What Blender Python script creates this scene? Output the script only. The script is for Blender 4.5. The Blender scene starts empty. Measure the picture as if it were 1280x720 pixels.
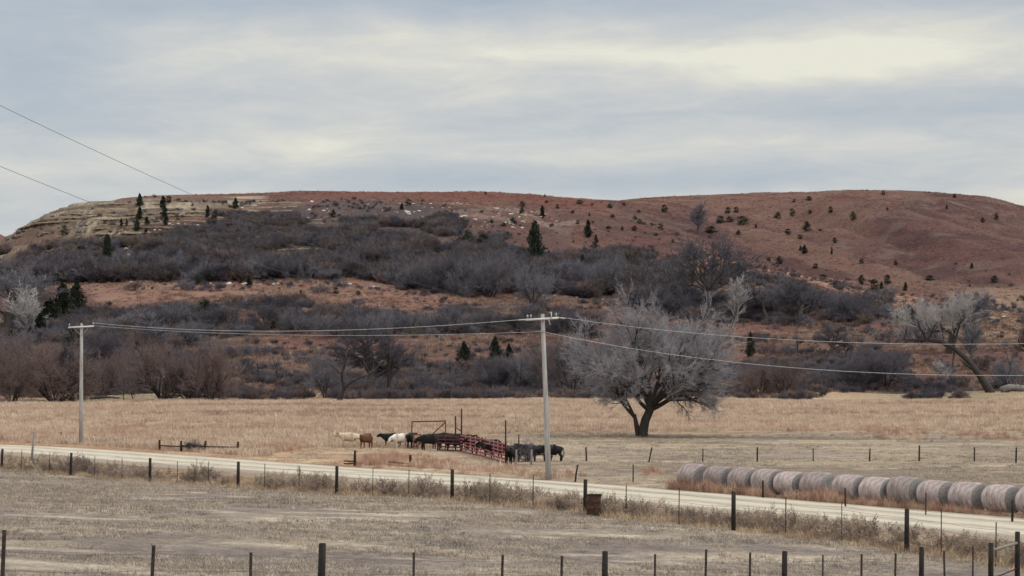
import bpy, math, random
import numpy as np
from mathutils import Vector, Matrix

# ------------------------------------------------------------------ basics
SC = bpy.context.scene
COL = SC.collection
CAMZ, F, HY = 9.0, 3000.0, 432.0          # eye height (m), focal length and horizon row of the 1280 px photograph
R = math.radians

def smooth(a, b, x):
    t = np.clip((x - a) / (b - a), 0, 1)
    return t * t * (3 - 2 * t)

def _hash(ix, iy, seed):
    h = (ix.astype(np.int64) * 374761393 + iy.astype(np.int64) * 668265263 + seed * 1442695041) & 0x7fffffff
    h = ((h ^ (h >> 13)) * 1274126177) & 0x7fffffff
    return ((h ^ (h >> 16)) & 0xffff) / 65535.0

def vnoise(x, y, seed=0):
    x = np.asarray(x, float); y = np.asarray(y, float)
    ix = np.floor(x); iy = np.floor(y); fx = x - ix; fy = y - iy
    fx = fx * fx * (3 - 2 * fx); fy = fy * fy * (3 - 2 * fy)
    a = _hash(ix, iy, seed); b = _hash(ix + 1, iy, seed); c = _hash(ix, iy + 1, seed); d = _hash(ix + 1, iy + 1, seed)
    return (a * (1 - fx) + b * fx) * (1 - fy) + (c * (1 - fx) + d * fx) * fy

def fbm(x, y, s, seed=0, octv=4):
    x = np.asarray(x, float) / s; y = np.asarray(y, float) / s
    v = 0; a = 0.5; t = 0
    for o in range(octv):
        v = v + a * vnoise(x, y, seed + o * 17); t += a; a *= 0.5; x = x * 2.03 + 5.1; y = y * 2.03 + 9.7
    return v / t                                                     # 0..1, mean .5

def tag(o, label=None, cat=None, group=None, kind=None):
    if label: o['label'] = label
    if cat: o['category'] = cat
    if group: o['group'] = group
    if kind: o['kind'] = kind
    return o

def mesh_np(name, co, faces, mat=None, smooth_=False, parent=None, link=True):
    """co (n,3), faces = int array (m,k) with one k, or a list of such arrays"""
    if not isinstance(faces, (list, tuple)): faces = [faces]
    me = bpy.data.meshes.new(name)
    co = np.ascontiguousarray(co, dtype=np.float32)
    me.vertices.add(len(co)); me.vertices.foreach_set('co', co.ravel())
    faces = [np.asarray(f, dtype=np.int32) for f in faces if len(f)]
    nl = sum(f.size for f in faces); nf = sum(len(f) for f in faces)
    me.loops.add(nl); me.loops.foreach_set('vertex_index', np.concatenate([f.ravel() for f in faces]))
    tot = np.concatenate([np.full(len(f), f.shape[1], np.int32) for f in faces])
    st = np.concatenate([[0], np.cumsum(tot)[:-1]]).astype(np.int32)
    me.polygons.add(nf); me.polygons.foreach_set('loop_start', st)
    if smooth_: me.polygons.foreach_set('use_smooth', np.ones(nf, bool))
    me.update(calc_edges=True); me.validate()
    if mat: me.materials.append(mat)
    o = bpy.data.objects.new(name, me)
    if link: COL.objects.link(o)
    if parent: o.parent = parent
    return o

def empty(name, loc, rz=0, scale=None):
    o = bpy.data.objects.new(name, None); COL.objects.link(o)
    o.location = loc; o.rotation_euler = (0, 0, rz); o.empty_display_size = .3
    if scale is not None: o.scale = scale
    return o

class MB:
    """collects shapes for ONE mesh"""
    def __init__(s): s.v = []; s.f = {3: [], 4: []}; s.n = 0
    def add(s, co, faces):
        co = np.asarray(co, float).reshape(-1, 3); s.v.append(co)
        for f in faces:
            if len(f) <= 4: s.f[len(f)].append([i + s.n for i in f])
            else:
                for k in range(1, len(f) - 1): s.f[3].append([f[0] + s.n, f[k] + s.n, f[k + 1] + s.n])
        s.n += len(co)
    def box(s, c, size, rz=0, tilt=None):
        c = np.asarray(c, float); h = np.asarray(size, float) / 2
        co = np.array([[x, y, z] for x in (-1, 1) for y in (-1, 1) for z in (-1, 1)]) * h
        m = Matrix.Rotation(rz, 3, 'Z')
        if tilt: m = m @ Matrix.Rotation(tilt[0], 3, 'X') @ Matrix.Rotation(tilt[1], 3, 'Y')
        co = co @ np.array(m).T + c
        s.add(co, [(0, 1, 3, 2), (4, 6, 7, 5), (0, 4, 5, 1), (2, 3, 7, 6), (0, 2, 6, 4), (1, 5, 7, 3)])
    def tube(s, pts, rad, sides=6, cap=True, jitter=0, rng=None):
        pts = [np.asarray(p, float) for p in pts]
        if np.isscalar(rad): rad = [rad] * len(pts)
        n = len(pts); co = []
        ref = None
        for i, p in enumerate(pts):
            t = pts[min(i + 1, n - 1)] - pts[max(i - 1, 0)]
            t = t / (np.linalg.norm(t) + 1e-9)
            if ref is None: ref = np.array([1, 0, 0]) if abs(t[0]) < .8 else np.array([0, 1, 0])
            a = ref - t * (ref @ t); a /= np.linalg.norm(a) + 1e-9; ref = a
            b = np.cross(t, a)
            for k in range(sides):
                th = 2 * math.pi * k / sides
                rr = rad[i] * (1 + (jitter * (rng.random() - .5) if rng else 0))
                co.append(p + rr * (math.cos(th) * a + math.sin(th) * b))
        fs = [(i * sides + k, i * sides + (k + 1) % sides, (i + 1) * sides + (k + 1) % sides, (i + 1) * sides + k)
              for i in range(n - 1) for k in range(sides)]
        if cap: fs += [tuple(range(sides))[::-1], tuple((n - 1) * sides + k for k in range(sides))]
        s.add(co, fs)
    def lathe(s, prof, sides=24, axis='Z', jit=None):
        co = []
        for (r, h) in prof:
            for k in range(sides):
                th = 2 * math.pi * k / sides
                c = (r * math.cos(th), r * math.sin(th), h)
                if axis == 'X': c = (h, r * math.cos(th), r * math.sin(th))
                co.append(c)
        co = np.array(co)
        if jit is not None: co = jit(co)
        n = len(prof)
        s.add(co, [(i * sides + k, i * sides + (k + 1) % sides, (i + 1) * sides + (k + 1) % sides, (i + 1) * sides + k)
                   for i in range(n - 1) for k in range(sides)])
    def build(s, name, mat, parent=None, sm=False, link=True):
        fs = [np.array(s.f[k]) for k in (3, 4) if s.f[k]]
        return mesh_np(name, np.concatenate(s.v), fs, mat, sm, parent, link)

def copy_tree(o, link=True):
    c = o.copy(); COL.objects.link(c)
    for ch in list(o.children):
        d = ch.copy(); COL.objects.link(d); d.parent = c
        for g in list(ch.children):
            e = g.copy(); COL.objects.link(e); e.parent = d
    return c

# ------------------------------------------------------------------ materials
def new_mat(name):
    m = bpy.data.materials.new(name); m.use_nodes = True
    nt = m.node_tree; b = nt.nodes['Principled BSDF']
    b.inputs['Roughness'].default_value = .9
    b.inputs['Specular IOR Level'].default_value = .2
    return m, nt, b

def nd(nt, t, **kw):
    n = nt.nodes.new(t)
    for k, v in kw.items():
        if k in n.inputs.keys(): n.inputs[k].default_value = v
        else: setattr(n, k, v)
    return n

def noisy(name, c1, c2, scale=4, rough=.9, coord='Object', stretch=(1, 1, 1), rnd=0.0, bump=0, spec=.2, metal=0, c3=None, contrast=(.3, .7), bdist=.02):
    """two- or three-tone procedural material; rnd = brightness change from one object to the next"""
    m, nt, b = new_mat(name); L = nt.links
    b.inputs['Roughness'].default_value = rough; b.inputs['Specular IOR Level'].default_value = spec; b.inputs['Metallic'].default_value = metal
    tc = nd(nt, 'ShaderNodeTexCoord'); mp = nd(nt, 'ShaderNodeMapping'); mp.inputs['Scale'].default_value = stretch
    L.new(tc.outputs[coord], mp.inputs['Vector'])
    no = nd(nt, 'ShaderNodeTexNoise', Scale=scale, Detail=6.0, Roughness=.62); L.new(mp.outputs[0], no.inputs['Vector'])
    cr = nd(nt, 'ShaderNodeValToRGB'); e = cr.color_ramp.elements
    e[0].position, e[1].position = contrast; e[0].color = (*c1, 1); e[1].color = (*c2, 1)
    if c3: x = e.new(.5 * (contrast[0] + contrast[1])); x.color = (*c3, 1)
    L.new(no.outputs['Fac'], cr.inputs[0]); out = cr.outputs[0]
    if rnd:
        oi = nd(nt, 'ShaderNodeObjectInfo'); mr = nd(nt, 'ShaderNodeMapRange'); mr.inputs['To Min'].default_value = 1 - rnd; mr.inputs['To Max'].default_value = 1 + rnd
        L.new(oi.outputs['Random'], mr.inputs['Value'])
        vm = nd(nt, 'ShaderNodeVectorMath', operation='SCALE'); L.new(out, vm.inputs[0]); L.new(mr.outputs[0], vm.inputs['Scale']); out = vm.outputs[0]
    L.new(out, b.inputs['Base Color'])
    if bump:
        bp = nd(nt, 'ShaderNodeBump', Strength=bump, Distance=bdist); L.new(no.outputs['Fac'], bp.inputs['Height']); L.new(bp.outputs[0], b.inputs['Normal'])
    return m

# ------------------------------------------------------------------ terrain
# each column: the course of the ground going away from the viewpoint (station distances in m)
ST = np.array([380, 430, 480, 560, 640, 700, 760, 820, 880, 960, 1040, 1120, 1200, 1320, 1600.])
flat = lambda d: HY + CAMZ * F / d
def zc(*ys): return list(ys)
COLS = {
 -420: [0, 0, 482, 462, 440, 425, 412, 402, 396, 395, 395, 396, 397, 398, 400],
 -200: [0, 0, 483, 457, 428, 402, 385, 372, 365, 363, 364, 366, 368, 372, 380],
 -100: [0, 0, 484, 454, 420, 390, 362, 345, 334, 331, 333, 338, 342, 348, 360],
 0:    [0, 0, 485, 452, 412, 376, 352, 328, 312, 309, 314, 320, 326, 334, 348],
 50:   [0, 0, 485, 449, 406, 366, 338, 302, 272, 266, 276, 286, 294, 305, 322],
 110:  [0, 0, 485, 446, 400, 362, 332, 292, 262, 257, 266, 276, 285, 297, 316],
 200:  [0, 0, 485, 442, 392, 362, 326, 284, 256, 245.5, 255, 266, 275, 288, 308],
 300:  [0, 0, 485, 440, 388, 358, 322, 280, 253, 241, 250, 260, 270, 284, 305],
 420:  [0, 0, 485, 438, 387, 353, 319, 280, 251, 239, 246, 258, 268, 282, 304],
 600:  [0, 0, 485, 441, 402, 375, 336, 292, 257, 240.5, 247, 259, 269, 283, 304],
 700:  [0, 0, 485, 445, 406, 380, 340, 298, 265, 244, 249, 258, 266, 280, 302],
 800:  [0, 0, 484, 447, 408, 380, 345, 306, 277, 259, 252, 248, 246.5, 262, 290],
 870:  [0, 0, 483, 446, 406, 374, 338, 303, 289, 279, 268, 256, 244.5, 258, 286],
 950:  [0, 0, 482, 444, 404, 364, 332, 327, 320, 300, 280, 261, 242, 254, 282],
 1050: [0, 0, 481, 442, 406, 380, 356, 352, 336, 308, 280, 257, 239, 250, 278],
 1120: [0, 0, 480, 441, 410, 390, 374, 362, 340, 308, 277, 254, 237.5, 248, 276],
 1180: [0, 0, 480, 440, 412, 395, 380, 363, 340, 308, 278, 254, 238.5, 249, 278],
 1230: [0, 0, 479, 439, 414, 398, 382, 364, 341, 310, 282, 259, 244, 256, 284],
 1280: [0, 0, 479, 439, 415, 400, 384, 366, 345, 317, 293, 272, 258, 270, 296],
 1400: [0, 0, 479, 441, 419, 406, 392, 376, 358, 336, 316, 298, 286, 296, 318],
 1600: [0, 0, 480, 446, 428, 416, 405, 393, 380, 364, 350, 338, 330, 336, 350],
 1900: [0, 0, 482, 455, 440, 430, 422, 414, 405, 398, 392, 388, 386, 388, 394]}
UG = np.linspace(-.5, .55, 421); DG = np.linspace(380, 1600, 489)
def _table():
    xs = np.array(sorted(COLS)); us = (xs - 640) / F
    rows = []
    for x in xs:
        y = np.array(COLS[x], float); z = CAMZ + (HY - y) * ST / F; z[0:2] = 0
        rows.append(np.interp(DG, ST, z))
    rows = np.array(rows)
    T = np.array([np.interp(UG, us, rows[:, j]) for j in range(len(DG))]).T      # (u,d)
    def blur(T, k, ax):
        ker = np.hanning(2 * k + 3)[1:-1]; ker /= ker.sum()
        pad = [(0, 0), (0, 0)]; pad[ax] = (k, k)
        P = np.pad(T, pad, mode='edge')
        return np.apply_along_axis(lambda v: np.convolve(v, ker, mode='valid'), ax, P)
    T = blur(T, 9, 1); T = blur(T, 9, 0)
    return T
TAB = _table()
def bil(u, d):
    fu = np.clip((u - UG[0]) / (UG[1] - UG[0]), 0, len(UG) - 1.001); fd = np.clip((d - DG[0]) / (DG[1] - DG[0]), 0, len(DG) - 1.001)
    i = fu.astype(int); j = fd.astype(int); a = fu - i; b = fd - j
    return (TAB[i, j] * (1 - a) + TAB[i + 1, j] * a) * (1 - b) + (TAB[i, j + 1] * (1 - a) + TAB[i + 1, j + 1] * a) * b

FC = np.array([(-40, 172, .6), (-27.5, 150, .9), (-20.9, 139, 1.05), (-14.6, 128, 1.4), (-8.6, 118, 1.64), (-2.7, 108, 2.0), (3, 98.4, 2.05), (8.2, 89.5, 2.1),
               (13.3, 81, 2.05), (-7.5, 35, 4.9), (-3.6, 45, 3.9), (2.2, 57, 2.7), (7.1, 63, 2.2), (11.6, 68, 1.9), (15, 72, 1.85), (0, 2, 7.3), (-30, 20, 6.9),
               (30, 20, 5.0), (-40, 80, 4.0), (40, 60, 1.0), (-70, 60, 6), (60, 10, 4), (-60, 130, 2.6), (0, -30, 7.6), (-50, -30, 8), (50, -30, 6)])
def _rbf():
    P = FC[:, :2]; n = len(P)
    r = np.linalg.norm(P[:, None] - P[None], axis=2); K = np.where(r > 0, r ** 2 * np.log(r + 1e-9), 0) + np.eye(n) * 8
    A = np.zeros((n + 3, n + 3)); A[:n, :n] = K; A[:n, n] = 1; A[:n, n + 1:] = P; A[n, :n] = 1; A[n + 1:, :n] = P.T
    return np.linalg.solve(A, np.concatenate([FC[:, 2], [0, 0, 0]]))
WR = _rbf()
def zfield(X, Y):
    X = np.clip(X, -70, 60); Y = np.clip(Y, -40, 175)
    s = WR[-3] + WR[-2] * X + WR[-1] * Y
    for k in range(len(FC)):
        r2 = (X - FC[k, 0]) ** 2 + (Y - FC[k, 1]) ** 2
        s = s + WR[k] * .5 * r2 * np.log(r2 + 1e-9)
    return s
def sfence(X, Y): return (X + 27.5) * .861 + (Y - 150) * .509            # metres beyond the roadside fence

ROAD = np.array([(-150, 264), (-110, 248), (-78, 234), (-46.8, 219), (-38, 211.5), (-29.3, 200), (-18.6, 186.5), (-11.2, 177), (-4.5, 169), (0, 163), (4.8, 157.6), (11.3, 147.8), (16.7, 139.6), (21.7, 132.2), (26.7, 124.8), (48, 94), (75, 52), (110, 0), (150, -60.)])
def _densify(P, n=220):
    s = np.concatenate([[0], np.cumsum(np.linalg.norm(np.diff(P, axis=0), axis=1))]); t = np.linspace(0, s[-1], n)
    Q = np.stack([np.interp(t, s, P[:, 0]), np.interp(t, s, P[:, 1])], 1)
    for _ in range(8): Q[1:-1] = (Q[:-2] + 2 * Q[1:-1] + Q[2:]) / 4
    return Q
RF = _densify(ROAD)                                             # far edge of the road
_t = np.gradient(RF, axis=0); _t /= np.linalg.norm(_t, axis=1)[:, None]
RN = np.stack([_t[:, 1], -_t[:, 0]], 1); RN *= np.where((RN @ np.array([-.8, -.6])) > 0, 1, -1)[:, None]   # towards the viewer
RW = 11.5
def droad(X, Y):
    """signed distance to the far road edge, >0 on the viewer's side"""
    X = np.asarray(X, float); Y = np.asarray(Y, float); sh = X.shape; x = X.ravel(); y = Y.ravel(); out = np.empty(len(x))
    for a in range(0, len(x), 20000):
        dx = x[a:a + 20000, None] - RF[None, :, 0]; dy = y[a:a + 20000, None] - RF[None, :, 1]
        k = np.argmin(dx * dx + dy * dy, axis=1); r = np.arange(len(k))
        out[a:a + 20000] = dx[r, k] * RN[k, 0] + dy[r, k] * RN[k, 1]
    return out.reshape(sh)

def height(X, Y):
    X = np.asarray(X, float); Y = np.asarray(Y, float)
    u = X / np.maximum(Y, 60)
    z = np.zeros_like(X + Y)
    # hills
    m = Y > 380
    zh = bil(u, np.clip(Y, 380, 1600))
    zh = zh * (1 - smooth(1500, 2600, Y) * .75)
    far = 131 * np.exp(-((X + 545) / 150) ** 2 - ((Y - 2300) / 330) ** 2)          # distant ridge at the left
    steep = smooth(540, 720, Y) * (1 - smooth(960, 1050, Y) * .5)
    rough = (fbm(X, Y, 55, 3, 4) - .5) * 4.5 * smooth(430, 640, Y) * (.35 + .65 * steep) + (fbm(X, Y, 14, 9, 3) - .5) * 1.6 * smooth(430, 560, Y)
    gul = (np.abs(fbm(X, Y * .35, 46, 31, 3) - .5) * 2) * 5.0 * smooth(690, 760, Y) * (1 - smooth(840, 900, Y)) * smooth(-.02, -.06, u)
    rough = rough * (1 - .75 * smooth(930, 1000, Y) * (1 - smooth(.06, .1, u)))
    draw = np.abs(fbm(X + .25 * Y, Y * .22, 62, 41, 3) - .5) * 2
    rgt = smooth(.055, .085, u) * smooth(820, 880, Y) * (1 - smooth(1090, 1170, Y))
    folds = rgt * (draw * 15 - 4.5 + (fbm(X, Y, 24, 43, 3) - .5) * 4)
    mid = smooth(.0, .02, u) * (1 - smooth(.055, .08, u)) * smooth(720, 780, Y) * (1 - smooth(880, 940, Y)); folds = folds + mid * (np.abs(fbm(X - .1 * Y, Y * .25, 40, 45, 3) - .5) * 14 - 3)
    z = np.where(m, zh + rough - gul * .55 + folds, 0)
    lg = smooth(-.10, -.135, u) * smooth(700, 740, Y) * (1 - smooth(930, 970, Y))   # limestone ledges on the left bluff
    zz = z + (fbm(X, Y, 60, 77, 3) - .5) * 5
    st = 3.0; q = (zz / st) % 1
    z = z + lg * (np.clip(q * 4.5, 0, 1) - q) * st * .75
    z = np.maximum(z, np.where(Y > 1700, far, -9))
    # valley floor
    z = z + (fbm(X, Y, 38, 5, 3) - .5) * .7 * smooth(225, 330, Y) * (1 - smooth(430, 500, Y))
    z = z + (fbm(X, Y * 1.5, 24, 66, 3) - .5) * 2.4 * smooth(395, 425, Y) * (1 - smooth(470, 520, Y))
    ck = np.exp(-((Y - 447 - 9 * np.sin(X * .03)) / 7) ** 2)                        # creek bed below the brush
    z = z - 1.3 * ck
    # the field the viewer stands on
    s = sfence(X, Y)
    near = zfield(X, Y) + (fbm(X, Y, 9, 21, 3) - .5) * .16
    w = 1 - smooth(.8, 12.5, s + (fbm(X, Y, 12, 40, 2) - .5) * 3)
    dr = droad(X, Y)
    z = np.where(s < 30, near * w + z * (1 - w), z)
    onroad = smooth(-3.5, -.3, dr) * (1 - smooth(RW + .3, RW + 3, dr))
    z = z * (1 - onroad) + .02 * onroad
    z = z + .16 * np.exp(-((dr + 1.3) / .8) ** 2) - .22 * np.exp(-((dr - RW - 2.2) / 1.1) ** 2) * smooth(0.5, 4, s)
    return z

def h1(x, y): return float(height(np.array([x]), np.array([y]))[0])
_D = np.concatenate([np.arange(28, 300, .5), np.arange(300, 1500, 1.5)])
_hitc = {}
def hit(px, py):
    """where the ground point seen at this spot of the photograph really stands"""
    k = round(px / 1.0)
    if k not in _hitc:
        _hitc[k] = height((k - 640) / F * _D, _D)
    zt = _hitc[k]; zl = CAMZ + (HY - py) * _D / F
    i = np.nonzero(zt >= zl)[0]
    i = i[0] if len(i) else len(_D) - 1
    d = _D[i]
    return Vector(((px - 640) / F * d, d, float(zt[i])))
def proj(X, Y, Z): return 640 + F * X / Y, HY - F * (Z - CAMZ) / Y

def in_poly(px, py, poly):
    px = np.asarray(px); py = np.asarray(py); ins = np.zeros(px.shape, bool); n = len(poly)
    for i in range(n):
        x1, y1 = poly[i]; x2, y2 = poly[(i + 1) % n]
        if y1 == y2: continue
        c = ((y1 > py) != (y2 > py)) & (px < (x2 - x1) * (py - y1) / (y2 - y1) + x1)
        ins ^= c
    return ins

BRUSH = {
 'slope': [(18, 318), (60, 308), (120, 302), (180, 302), (228, 288), (290, 272), (340, 260), (420, 255), (520, 258), (572, 272), (640, 305), (690, 322), (740, 318), (800, 316), (838, 335), (836, 380), (760, 384), (690, 372), (640, 368), (560, 366), (480, 358), (436, 350), (330, 347), (200, 352), (100, 354), (30, 354), (-60, 350), (-60, 330)],
 'band': [(108, 396), (150, 388), (200, 384), (262, 384), (330, 380), (400, 382), (440, 390), (470, 388), (560, 388), (640, 380), (700, 385), (742, 398), (742, 420), (690, 416), (640, 414), (560, 420), (470, 422), (400, 412), (300, 422), (230, 440), (150, 446), (90, 430), (-60, 440), (-60, 345), (30, 345), (60, 400)],
 'right': [(828, 352), (880, 342), (940, 345), (1000, 348), (1040, 358), (1072, 374), (1118, 394), (1112, 408), (1040, 402), (960, 404), (900, 402), (850, 402), (822, 380)],
 'bank': [(300, 458), (380, 462), (440, 452), (560, 456), (660, 452), (742, 464), (742, 492), (640, 494), (560, 490), (470, 488), (300, 478)],
 'woods': [(-60, 432), (230, 424), (292, 430), (304, 492), (230, 500), (140, 486), (90, 496), (-60, 500)],
 'bankr': [(905, 462), (960, 448), (1060, 452), (1135, 452), (1138, 482), (1060, 484), (920, 492)]}
ORANGE1 = [(90, 352), (200, 350), (330, 345), (440, 350), (480, 360), (560, 368), (600, 372), (600, 384), (470, 388), (440, 380), (400, 368), (200, 372), (120, 376)]

def mixc(c, m, c2): return c * (1 - m[..., None]) + np.array(c2) * m[..., None]

def draw_tone(X, Y): return fbm(X + .25 * Y, Y * .3, 40, 341, 5)
def ground_colour(X, Y, Z):
    px, py = proj(X, np.maximum(Y, 20), Z)
    px = px + (fbm(X, Y, 26, 50, 3) - .5) * 46; py = py + (fbm(X, Y, 26, 60, 3) - .5) * 16
    n1 = fbm(X, Y, 30, 100, 4); n2 = fbm(X, Y * .55, 11, 110, 4); n3 = fbm(X, Y * 3.0, 26, 120, 4)
    # near field: mown, grey-violet thatch with straw and bare patches
    c = np.ones(X.shape + (3,)) * np.array([.26, .215, .176])
    nn = fbm(X, Y * 1.2, 7, 7, 4); n4 = fbm(X, Y * 2.2, 5.5, 15, 5)
    c = mixc(c, smooth(.44, .62, nn), (.215, .176, .153)); c = mixc(c, smooth(.53, .66, n4) * .85, (.37, .30, .225))
    c = mixc(c, smooth(.62, .72, fbm(X, Y * 2.4, 4.0, 33, 3)) * .8, (.46, .385, .30))
    s = sfence(X, Y); dr = droad(X, Y)
    verge = smooth(-.8, 1.5, s + (fbm(X, Y, 3, 12, 2) - .5) * 2.5)
    c = mixc(c, verge * (dr > 0), (.30, .22, .145)); c = mixc(c, verge * (dr > 0) * smooth(.5, .62, n2), (.22, .155, .11))
    # valley floor
    v = dr < 0
    cv = np.ones(X.shape + (3,)) * np.array([.44, .315, .21])
    cv = mixc(cv, smooth(.46, .64, n3) * .8, (.335, .19, .115)); cv = mixc(cv, smooth(.5, .68, n1) * .55, (.48, .365, .235))
    gz = smooth(-14, 6, X + (n1 - .5) * 26) * (1 - smooth(232, 262, Y + (n1 - .5) * 20 - .1 * X))   # grazed ground round the pens and the big tree
    cg = np.ones(X.shape + (3,)) * np.array([.30, .242, .19]); cg = mixc(cg, smooth(.45, .62, n3), (.24, .19, .145)); cg = mixc(cg, smooth(.56, .66, n2) * .7, (.38, .30, .215))
    cv = cv * (1 - gz[..., None]) + cg * gz[..., None]
    fld = smooth(8, 13, X) * (1 - smooth(176, 180, Y)) * smooth(-3, -5, dr); cv = mixc(cv, fld * .9, (.235, .185, .14))
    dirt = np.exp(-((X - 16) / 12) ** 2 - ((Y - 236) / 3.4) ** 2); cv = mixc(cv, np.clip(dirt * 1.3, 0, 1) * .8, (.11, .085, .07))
    bare = smooth(.6, .7, fbm(X, Y * 3, 9, 210, 3)) * (1 - smooth(226, 240, Y)) * smooth(-12, 0, X); cv = mixc(cv, bare * .6, (.46, .37, .27))
    grn = smooth(380, 392, Y) * (1 - smooth(430, 440, Y)) * (np.exp(-((px - 160) / 90) ** 2) + np.exp(-((px - 1180) / 90) ** 2)); cv = mixc(cv, np.clip(grn, 0, 1) * .8, (.19, .18, .105))
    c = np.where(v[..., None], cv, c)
    # hills
    hcol = np.ones(X.shape + (3,)) * np.array([.225, .108, .075])
    hcol = mixc(hcol, smooth(.45, .6, n1), (.165, .088, .07)); hcol = mixc(hcol, smooth(.5, .65, n3) * .6, (.29, .165, .10))
    hcol = mixc(hcol, smooth(.52, .7, n2) * .5, (.12, .08, .068))
    o1 = in_poly(px, py, ORANGE1) * .85; hcol = mixc(hcol, o1, (.36, .19, .125)); hcol = mixc(hcol, o1 * smooth(.5, .62, n2) * .7, (.40, .24, .14))
    top = smooth(905, 950, Y) * (px < 760); hcol = mixc(hcol, top, (.245, .092, .058))
    rh = smooth(790, 850, Y) * smooth(760, 800, px)                                      # big right-hand hill: dull red with fine level streaks
    stk = fbm(X * .5, Z * 5 + Y * .05, 10, 300, 4)
    crh = np.ones(X.shape + (3,)) * np.array([.178, .082, .066]); crh = mixc(crh, smooth(.45, .62, stk), (.125, .062, .054)); crh = mixc(crh, smooth(.55, .7, n1) * .7, (.225, .115, .08))
    crh = mixc(crh, smooth(278, 250, py) * (px < 1120) * .7, (.23, .095, .062)); crh = mixc(crh, smooth(.56, .68, fbm(X, Y, 16, 320, 5)) * .6, (.22, .15, .11)); crh = mixc(crh, smooth(.52, .64, fbm(X, Y, 7, 330, 4)) * .5, (.105, .055, .045)); crh = mixc(crh, smooth(.54, .64, draw_tone(X, Y)) * .6, (.27, .15, .095))
    hcol = hcol * (1 - rh[..., None]) + crh * rh[..., None]
    sp = (px > 855) & (px < 1140) & (Y > 690) & (Y < 800); hcol = mixc(hcol, sp * smooth(680, 735, Y) * .8, (.44, .22, .125)); hcol = mixc(hcol, sp * smooth(.5, .62, n2) * .55, (.50, .34, .21))
    tan = smooth(1165, 1225, px) * smooth(350, 378, py) * (py < 428) * (Y > 480); hcol = mixc(hcol, tan * .9, (.40, .28, .155)); hcol = mixc(hcol, tan * smooth(.5, .6, n3) * .6, (.25, .16, .10))
    g_ = hcol @ np.array([.3, .5, .2]); hcol = (hcol * .74 + g_[..., None] * .26) * np.array([.66, .605, .63])
    # limestone bluff, left
    bl = smooth(350, 300, px) * smooth(714, 750, Y) * (1 - smooth(930, 960, Y))
    bl = bl * smooth(.36, .5, fbm(X, Y, 30, 88, 3) + .25 * smooth(300, 180, px))
    lay = fbm(X * .06, (Z + (fbm(X, Y, 60, 77, 3) - .5) * 5) * 1.2, 1.0, 410, 4)
    cb = np.ones(X.shape + (3,)) * np.array([.215, .168, .122]); cb = mixc(cb, smooth(.52, .57, lay), (.10, .075, .058)); cb = mixc(cb, smooth(.44, .38, lay), (.33, .275, .205)); cb = mixc(cb, smooth(.47, .6, n2) * .65, (.13, .09, .072)); cb = mixc(cb, smooth(.5, .62, fbm(X, Y, 16, 89, 4)) * .7, (.15, .085, .065))
    hcol = hcol * (1 - bl[..., None]) + cb * bl[..., None]
    rub = ((px > 300) & (px < 720)) * np.exp(-((Y - 872) / 26.) ** 2) * smooth(.55, .66, fbm(X, Y, 6, 500, 3)); hcol = mixc(hcol, rub * .4, (.26, .215, .18))
    rub2 = np.exp(-((px - 1200) / 60) ** 2 - ((Y - 1130) / 28.) ** 2) * smooth(.55, .64, fbm(X, Y, 6, 510, 3)); hcol = mixc(hcol, rub2 * .4, (.25, .20, .165))
    br = np.zeros(X.shape)
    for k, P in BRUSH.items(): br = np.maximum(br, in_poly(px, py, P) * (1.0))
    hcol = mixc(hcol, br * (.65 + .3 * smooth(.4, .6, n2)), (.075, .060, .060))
    w = smooth(425, 470, Y + (n1 - .5) * 50 + (n2 - .5) * 30)
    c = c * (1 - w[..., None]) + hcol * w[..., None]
    far = Y > 1650; c = np.where(far[..., None], np.array([.15, .08, .07]), c)
    return np.clip(c, .01, .9)

def build_terrain(mat):
    us = np.concatenate([np.linspace(-.9, -.34, 60, endpoint=False), np.linspace(-.34, .36, 520, endpoint=False), np.linspace(.36, .9, 60)])
    ds = np.concatenate([np.linspace(-60, 24, 24, endpoint=False), np.linspace(24, 230, 330, endpoint=False), np.linspace(230, 430, 110, endpoint=False),
                         np.linspace(430, 1010, 300, endpoint=False), np.linspace(1010, 1320, 110, endpoint=False), np.linspace(1320, 3200, 60), [4200, 6000, 9000, 14000]])
    U, D = np.meshgrid(us, ds, indexing='ij')
    off = 150 * (1 - smooth(200, 700, D)) + 4                   # the sheet widens behind the viewpoint too
    X = U * (D * smooth(-60, 200, D) + off); Y = D
    Z = height(X, Y); C = ground_colour(X, Y, Z)
    n, m = X.shape; idx = np.arange(n * m).reshape(n, m)
    fc = np.stack([idx[:-1, :-1].ravel(), idx[1:, :-1].ravel(), idx[1:, 1:].ravel(), idx[:-1, 1:].ravel()], 1)
    o = mesh_np('ground', np.stack([X, Y, Z], -1).reshape(-1, 3), fc, mat, True)
    at = o.data.color_attributes.new('soil', 'FLOAT_COLOR', 'POINT')
    at.data.foreach_set('color', np.concatenate([C.reshape(-1, 3), np.ones((n * m, 1))], 1).astype(np.float32).ravel())
    o['kind'] = 'structure'
    return o

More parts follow.
